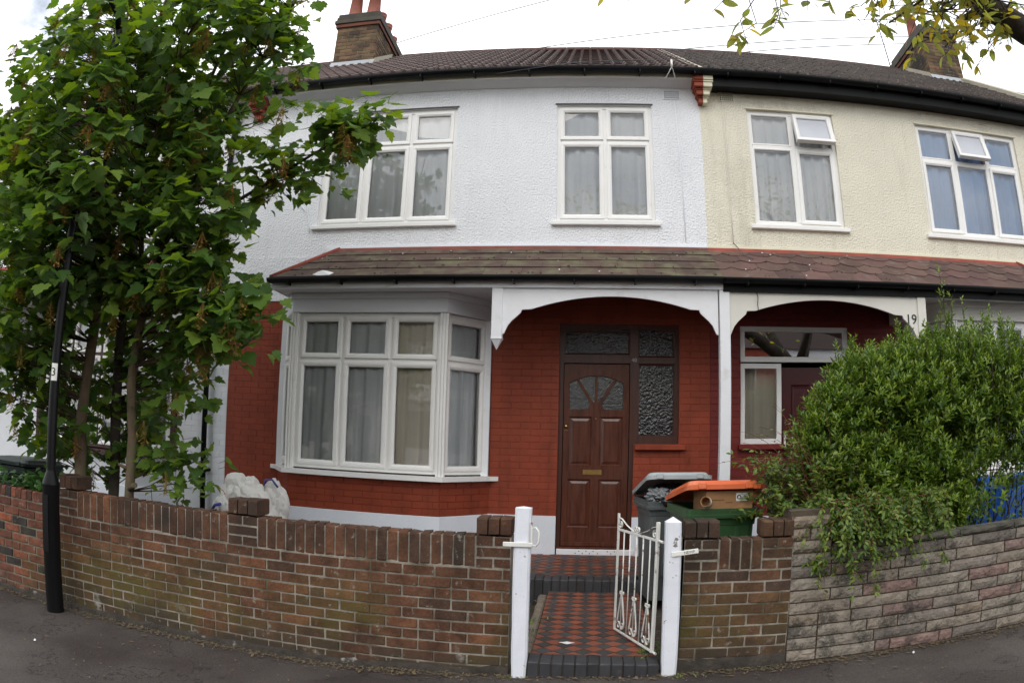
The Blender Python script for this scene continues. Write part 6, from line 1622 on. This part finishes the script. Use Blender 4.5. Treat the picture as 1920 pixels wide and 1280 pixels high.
# ---- trailing shrub: arching reddish stems, thin pale leaves spilling over the wall
tr_ = thing('trailing_shrub', 'straggly pale green shrub spilling over the stone pier', 'shrub', (1.8, 5.1, .12))
tb_ = MB(); trl = []; tt = MB(); trg = random.Random(8)
def arch(p0, d, ln, droop, nl, ls, leafy=1.0):
    pts = [Vector(p0)]; v = Vector(d).normalized()
    for i in range(9):
        v = (v + Vector((trg.gauss(0, .07), trg.gauss(0, .05), -droop * (.35 + i * .11)))).normalized(); pts.append(pts[-1] + v * ln / 9)
    tt.tube(pts, [.0035 - .0003 * i for i in range(10)], 4, True, False)
    for i in range(nl):
        t = trg.random() ** .8; k = min(8, int(t * 9)); p = pts[k].lerp(pts[k + 1], t * 9 - k)
        if trg.random() > leafy: continue
        a = trg.uniform(0, 6.28); dd = (pts[k + 1] - pts[k]).normalized() * .6 + Vector((math.cos(a) * .9, math.sin(a) * .9 - .2, trg.uniform(-.6, .6))); s_ = ls * trg.uniform(.6, 1.2)
        add_leaf(tb_, trl, Matrix.Translation(p) @ frame_from(dd, Vector((trg.gauss(0, .3), -.3, 1)), trg.gauss(0, .4)) @ Matrix.Diagonal((s_ * 1.25, s_, s_, 1)), LANCE, .4, trg.random())
for k in range(230):      # upper mound
    p = (trg.uniform(1.40, 2.15), trg.uniform(4.95, 5.45), trg.uniform(.95, 1.35)); arch(p, (trg.gauss(-.25, .5), trg.gauss(-.1, .3), trg.uniform(.3, 1.0)), trg.uniform(.28, .5), .10, 28, .050)
for k in range(210):      # over the wall and down its face
    x = trg.uniform(1.55, 2.55); p = (x, trg.uniform(4.72, 5.05), trg.uniform(.95, 1.25)); arch(p, (trg.gauss(-.1, .5), -1, trg.uniform(-.1, .8)), trg.uniform(.18, .62) * (1.15 if 1.65 < x < 2.0 else .8), trg.uniform(.2, .5), 44, .048)
for k in range(26):      # bare arching wands
    p = (trg.uniform(1.5, 2.0), trg.uniform(5.0, 5.3), 1.25); arch(p, (trg.uniform(-.9, -.1), trg.uniform(-.1, .3), trg.uniform(.7, 1.3)), trg.uniform(.5, .85), .17, 9, .03, .6)
with_rnd(obj('foliage', tb_, 'leaf_trail', tr_), trl)['kind'] = 'stuff'
obj('stems', tt, 'twig_red', tr_)['kind'] = 'stuff'

# ---- ivy on the old wall, seedlings by the wall, weeds
iv = MB(); ivr = []; ig = random.Random(3)
for k in range(260):
    p = Vector((ig.uniform(-6.6, -4.45), ig.uniform(4.62, 4.95), .95 + abs(ig.gauss(0, .055)))); a = ig.uniform(0, 6.28); s_ = ig.uniform(.05, .095)
    add_leaf(iv, ivr, Matrix.Translation(p) @ frame_from(Vector((math.cos(a), math.sin(a) - .5, -.2)), Vector((ig.gauss(0, .4), -.4, 1)), ig.gauss(0, .3)) @ Matrix.Diagonal((s_ * 1.3, s_, s_, 1)), MAPLE, .3, ig.random())
tag(with_rnd(obj('ivy', iv, 'leaf_ivy'), ivr), 'dark green ivy creeping along the top of the old brick wall', 'ivy', kind='stuff')
sd = thing('sycamore_seedling', 'small leafy sycamore seedling in front of the white plinth', 'plant', (-3.45, 5.2, .12)); sm = MB(); sr = []; stw = MB()
for k in range(5):
    bx = Vector((-3.72 + k * .11, 5.15 + ig.uniform(-.06, .06), .1)); tp_ = bx + Vector((ig.gauss(.05, .08), ig.gauss(0, .05), ig.uniform(.72, .98))); stw.tube([bx, bx.lerp(tp_, .5) + Vector((.03, 0, 0)), tp_], [.006, .005, .003], 5, True, False)
    for i in range(9):
        p = bx.lerp(tp_, ig.uniform(.55, 1.02)); a = ig.uniform(0, 6.28); s_ = ig.uniform(.06, .12)
        add_leaf(sm, sr, Matrix.Translation(p) @ frame_from(Vector((math.cos(a), math.sin(a) - .3, -.3)), Vector((ig.gauss(0, .3), -.3, 1)), ig.gauss(0, .3)) @ Matrix.Diagonal((s_, s_, s_, 1)), MAPLE, .4, ig.random() * .6)
with_rnd(obj('foliage', sm, 'leaf_maple', sd), sr)['kind'] = 'stuff'; obj('stems', stw, 'twig', sd)['kind'] = 'stuff'
wd = MB(); wr = []
for (x, y, z, n_, s0) in ((.40, 4.70, .165, 16, .022), (.46, 4.85, .16, 40, .03), (.50, 5.1, .15, 40, .03), (-.44, 4.52, .03, 18, .03), (-.38, 5.6, .17, 26, .035), (.62, 4.52, .085, 16, .025), (.75, 4.53, .09, 8, .02), (1.2, 4.53, .11, 10, .02), (-.40, 5.2, .17, 18, .03)):
    for k in range(n_):
        p = Vector((x + ig.gauss(0, .035), y + ig.gauss(0, .05), z)); a = ig.uniform(0, 6.28); s_ = s0 * ig.uniform(.5, 1.4)
        add_leaf(wd, wr, Matrix.Translation(p) @ frame_from(Vector((math.cos(a) * .6, math.sin(a) * .6, ig.uniform(.3, 1.2))), Vector((0, -.3, 1)), ig.gauss(0, .3)) @ Matrix.Diagonal((s_, s_, s_, 1)), LANCE, .4, ig.random())
tag(with_rnd(obj('weeds', wd, 'leaf_trail'), wr), 'tufts of small weeds in the cracks of the path and walls', 'weeds', kind='stuff')

# ---- street tree whose branches hang in from the upper right
st = thing('street_tree', 'street tree whose yellow-green branches hang in from the upper right corner', 'tree', (4.35, 2.5, gz(4.35)))
class ST: pass
stt = MB(); stm = MB(); sl_ = MB(); slr = []; sgn_ = random.Random(19)
def limb(pts, r0, r1, name='limb', seg=12):
    fine = []
    for i in range(len(pts) - 1):
        for k in range(6): fine.append(Vector(pts[i]).lerp(Vector(pts[i + 1]), k / 6))
    fine.append(Vector(pts[-1]))
    for q in fine[1:]: q += Vector((noise.noise(q * 1.7), noise.noise(q * 1.7 + Vector((5, 0, 0))), noise.noise(q * 1.7 + Vector((0, 5, 0))))) * .05
    n_ = len(fine); rad = [(r0 + (r1 - r0) * i / (n_ - 1)) * (1 + .12 * noise.noise(q * 5)) for i, q in enumerate(fine)]
    b = MB(); b.tube(fine, rad, seg); obj(name, b, 'bark_dark', st); return fine
limb([(4.35, 2.5, gz(4.35) - .1), (4.30, 2.5, 1.2), (4.2, 2.45, 2.5), (4.1, 2.4, 3.1)], .21, .16, 'trunk', 14)
la = limb([(4.1, 2.4, 3.05), (3.35, 2.70, 3.58), (2.62, 2.95, 3.90), (2.15, 3.0, 4.13), (1.3, 3.1, 4.8)], .15, .04)
lb2 = limb([(4.1, 2.4, 3.0), (3.6, 1.4, 4.3), (2.6, .4, 5.4), (1.0, -.6, 6.2)], .12, .04)
lc = limb([(4.15, 2.45, 3.0), (4.7, 2.0, 4.6), (4.6, 1.0, 6.0), (4.2, .2, 7.0)], .12, .04)
ld_ = limb([(4.1, 2.4, 3.1), (4.3, 3.4, 4.2), (4.5, 4.0, 5.3)], .08, .03)
le = limb([(2.6, .4, 5.4), (1.2, 1.2, 5.9), (.2, 2.2, 5.6), (-.2, 2.7, 5.2)], .05, .015, 'branch', 8)
leaf_objs = []
def oval_leaf(p, d, s_, objs):
    M = Matrix.Translation(p) @ frame_from(d, Vector((sgn_.gauss(0, .5), sgn_.gauss(-.4, .4), .8)), sgn_.gauss(0, .4)) @ Matrix.Diagonal((s_ * 1.05, s_, s_, 1))
    if objs: leaf_objs.append(M)
    else: add_leaf(sl_, slr, M, OVAL, .25, sgn_.random())
def hang(q, tip, n_, s0, objs=True, wob=.05):
    q, tip = Vector(q), Vector(tip); pts = [q]
    for i in range(1, 6): pts.append(q.lerp(tip, i / 5) + Vector((sgn_.gauss(0, wob), sgn_.gauss(0, wob), sgn_.gauss(0, wob * .5))) * (1 if i < 5 else .3))
    stt.tube(pts, [.0055, .0045, .004, .003, .0025, .0015], 5, True, False)
    for i in range(n_):
        t = 1 - abs(sgn_.gauss(0, .28)); t = max(.05, min(1, t)); k = min(4, int(t * 5)); p = pts[k].lerp(pts[k + 1], min(1, t * 5 - k)); a = sgn_.uniform(0, 6.28)
        oval_leaf(p, Vector((math.cos(a) * .8, math.sin(a) * .8, sgn_.uniform(-1.1, .25))), s0 * sgn_.uniform(.6, 1.15), objs)
# sprays seen against the sky: (direction of the tip seen from the pavement, distance, leaves)
def near_on(fine, p): return min(fine, key=lambda q: (q - p).length)
for (x, y, z, n_) in [(.09, 3.0, 3.82, 5), (.20, 3.0, 3.76, 6), (.52, 3.0, 3.80, 7), (.62, 3.0, 3.74, 5), (.70, 3.02, 3.55, 9), (.79, 3.02, 3.52, 6), (.93, 3.0, 3.66, 11), (1.02, 3.0, 3.72, 9), (1.18, 3.05, 3.83, 4), (1.28, 3.05, 3.80, 3)]:
    tip = Vector((x, y, z)); hang(tip + Vector((.12 + .1 * sgn_.random(), -.1, .75)), tip, n_ + 2, .10)
for k in range(95):       # dense spray round the big limb and over the second chimney
    x = sgn_.uniform(1.45, 2.55); y = sgn_.uniform(2.75, 3.15); lo = 3.55 if 1.6 < x < 2.15 else 3.72
    tip = Vector((x, y, sgn_.uniform(lo, 4.25))); q = near_on(la, tip); hang(q, tip, sgn_.randint(4, 7), .088, True, .07)
for q0, q1 in (((2.2, 3.05, 4.2), (1.6, 2.95, 3.75)), ((2.35, 3.0, 4.1), (1.9, 2.9, 3.62)), ((2.9, 2.85, 3.9), (2.5, 2.8, 3.75))): stt.tube([q0, Vector(q0).lerp(Vector(q1), .5) + Vector((.05, 0, .06)), q1], [.014, .009, .005], 6, True, False)
shp = {}
for i, M in enumerate(leaf_objs):
    if i < 300:
        key = i % 3
        if key not in shp:
            b = MB(); r_ = []; add_leaf(b, r_, Matrix.Identity(4), OVAL, .15 + .15 * key, 0.0); shp[key] = b.mesh('leaf', 'leaf_street'); shp[key].attributes.new('rnd', 'FLOAT', 'POINT').data.foreach_set('value', r_)
        place(bpy.data.objects.new('leaf', shp[key]), st, M)
    else: add_leaf(sl_, slr, M, OVAL, .25, sgn_.random())
crown_pts = [q for f in (lb2[6:], lc[8:], le, ld_[6:], la[14:]) for q in f]
for k in range(340):      # the rest of the crown, above and behind the camera
    q = sgn_.choice(crown_pts); c = q + Vector((sgn_.gauss(0, .75), sgn_.gauss(0, .75), sgn_.gauss(.25, .55)))
    if c.y > 2.2 and abs(c.x / c.y) < 1.1 and (c.z - CAM_Z) / c.y < .98: continue
    for i in range(9):
        a = sgn_.uniform(0, 6.28); oval_leaf(c + Vector((sgn_.gauss(0, .16), sgn_.gauss(0, .16), sgn_.gauss(0, .14))), Vector((math.cos(a), math.sin(a), sgn_.uniform(-.9, .3))), .11 * sgn_.uniform(.7, 1.2), False)
    if k % 3 == 0: stt.tube([q, c], [.006, .002], 4, True, False)
with_rnd(obj('crown', sl_, 'leaf_street', st), slr)['kind'] = 'stuff'
obj('twigs', stt, 'bark_dark', st)['kind'] = 'stuff'

# ------------------------------------------------------------------ across the street (seen mirrored in the panes)
def opposite_house(i, x0, m, label):
    t = thing('terraced_house', label, 'house', (x0 + 3, -17.2, -.1), 'terraced houses')
    holes = [(x0 + .5, x0 + 2.3, 4.0, 5.5), (x0 + 3.8, x0 + 5.0, 4.0, 5.5), (x0 + .5, x0 + 2.6, 1.1, 2.9), (x0 + 3.9, x0 + 4.9, .2, 2.6)]
    b = wall_holes(x0, x0 + 5.95, -.3, 6.1, -17.2, -17.0, holes); o = obj('wall', b, m, t); 
    for (a, c, z0, z1) in holes:
        w_ = obj('window', MB().ring(a, c, z0, z1, [(0, -17.05), (0, -17.02), (.07, -17.02), (.07, -17.08)]).flip(), 'upvc', t); obj('pane', box(a + .05, c - .05, -17.1, -17.09, z0 + .05, z1 - .05), 'dark_room', w_)
    r = MB(); r.quad((x0 + 5.95, -16.8, 6.05), (x0, -16.8, 6.05), (x0, -21, 8.9), (x0 + 5.95, -21, 8.9)); r.quad((x0, -21, 8.9), (x0, -25, 6.05), (x0 + 5.95, -25, 6.05), (x0 + 5.95, -21, 8.9)); obj('roof', r, 'tile_brown', t)
    obj('canopy_roof', box(x0, x0 + 5.95, -16.95, -16.2, 3.15, 3.3), 'slate_canopy_b', t)
for i, (m, lab) in enumerate((('render_cream', 'cream house across the street, mirrored faintly in the bay panes'), ('render_white', 'white house across the street facing the bay window'), ('render_cream', 'pale yellow house across the street facing the dark front door'), ('red_paint', 'red painted house across the street facing the porch numbered 19'), ('render_white', 'white house across the street at the end of the row facing the evergreen bush'))):
    opposite_house(i, -15 + i * 5.97, m, lab)
def far_tree(label, x, y, h_, r_, seed):
    t = thing('street_tree', label, 'tree', (x, y, -.1)); g_ = random.Random(seed)
    b = MB(); b.tube([(x, y, -.3), (x + .1, y, h_ * .35), (x, y + .1, h_ * .6), (x + .1, y, h_ * .9)], [.22, .17, .10, .03], 10); obj('trunk', b, 'bark_dark', t)
    b = MB(); rl = []
    for k in range(1700):
        v = Vector((g_.gauss(0, 1), g_.gauss(0, 1), g_.gauss(0, 1))).normalized() * g_.uniform(.45, 1.05) ** .6; bump = 1 + .3 * noise.noise(v * 2.2 + Vector((seed, 0, 0)))
        p = Vector((x + v.x * r_ * bump, y + v.y * r_ * bump, h_ * .66 + v.z * h_ * .36 * bump)); a = g_.uniform(0, 6.28); s_ = g_.uniform(.16, .3)
        add_leaf(b, rl, Matrix.Translation(p) @ frame_from(Vector((math.cos(a), math.sin(a), g_.uniform(-.8, .2))), Vector((g_.gauss(0, .4), g_.gauss(0, .4), 1)), 0) @ Matrix.Diagonal((s_ * 1.3, s_, s_, 1)), LANCE, .3, g_.random())
    with_rnd(obj('crown', b, 'leaf_ivy', t), rl)['kind'] = 'stuff'
far_tree('tall dark tree across the street mirrored in the wide upper window', -6.5, -8.6, 9.5, 2.6, 4)
far_tree('round tree across the street mirrored in the bay panes', 1.5, -9.2, 7.5, 2.3, 9)
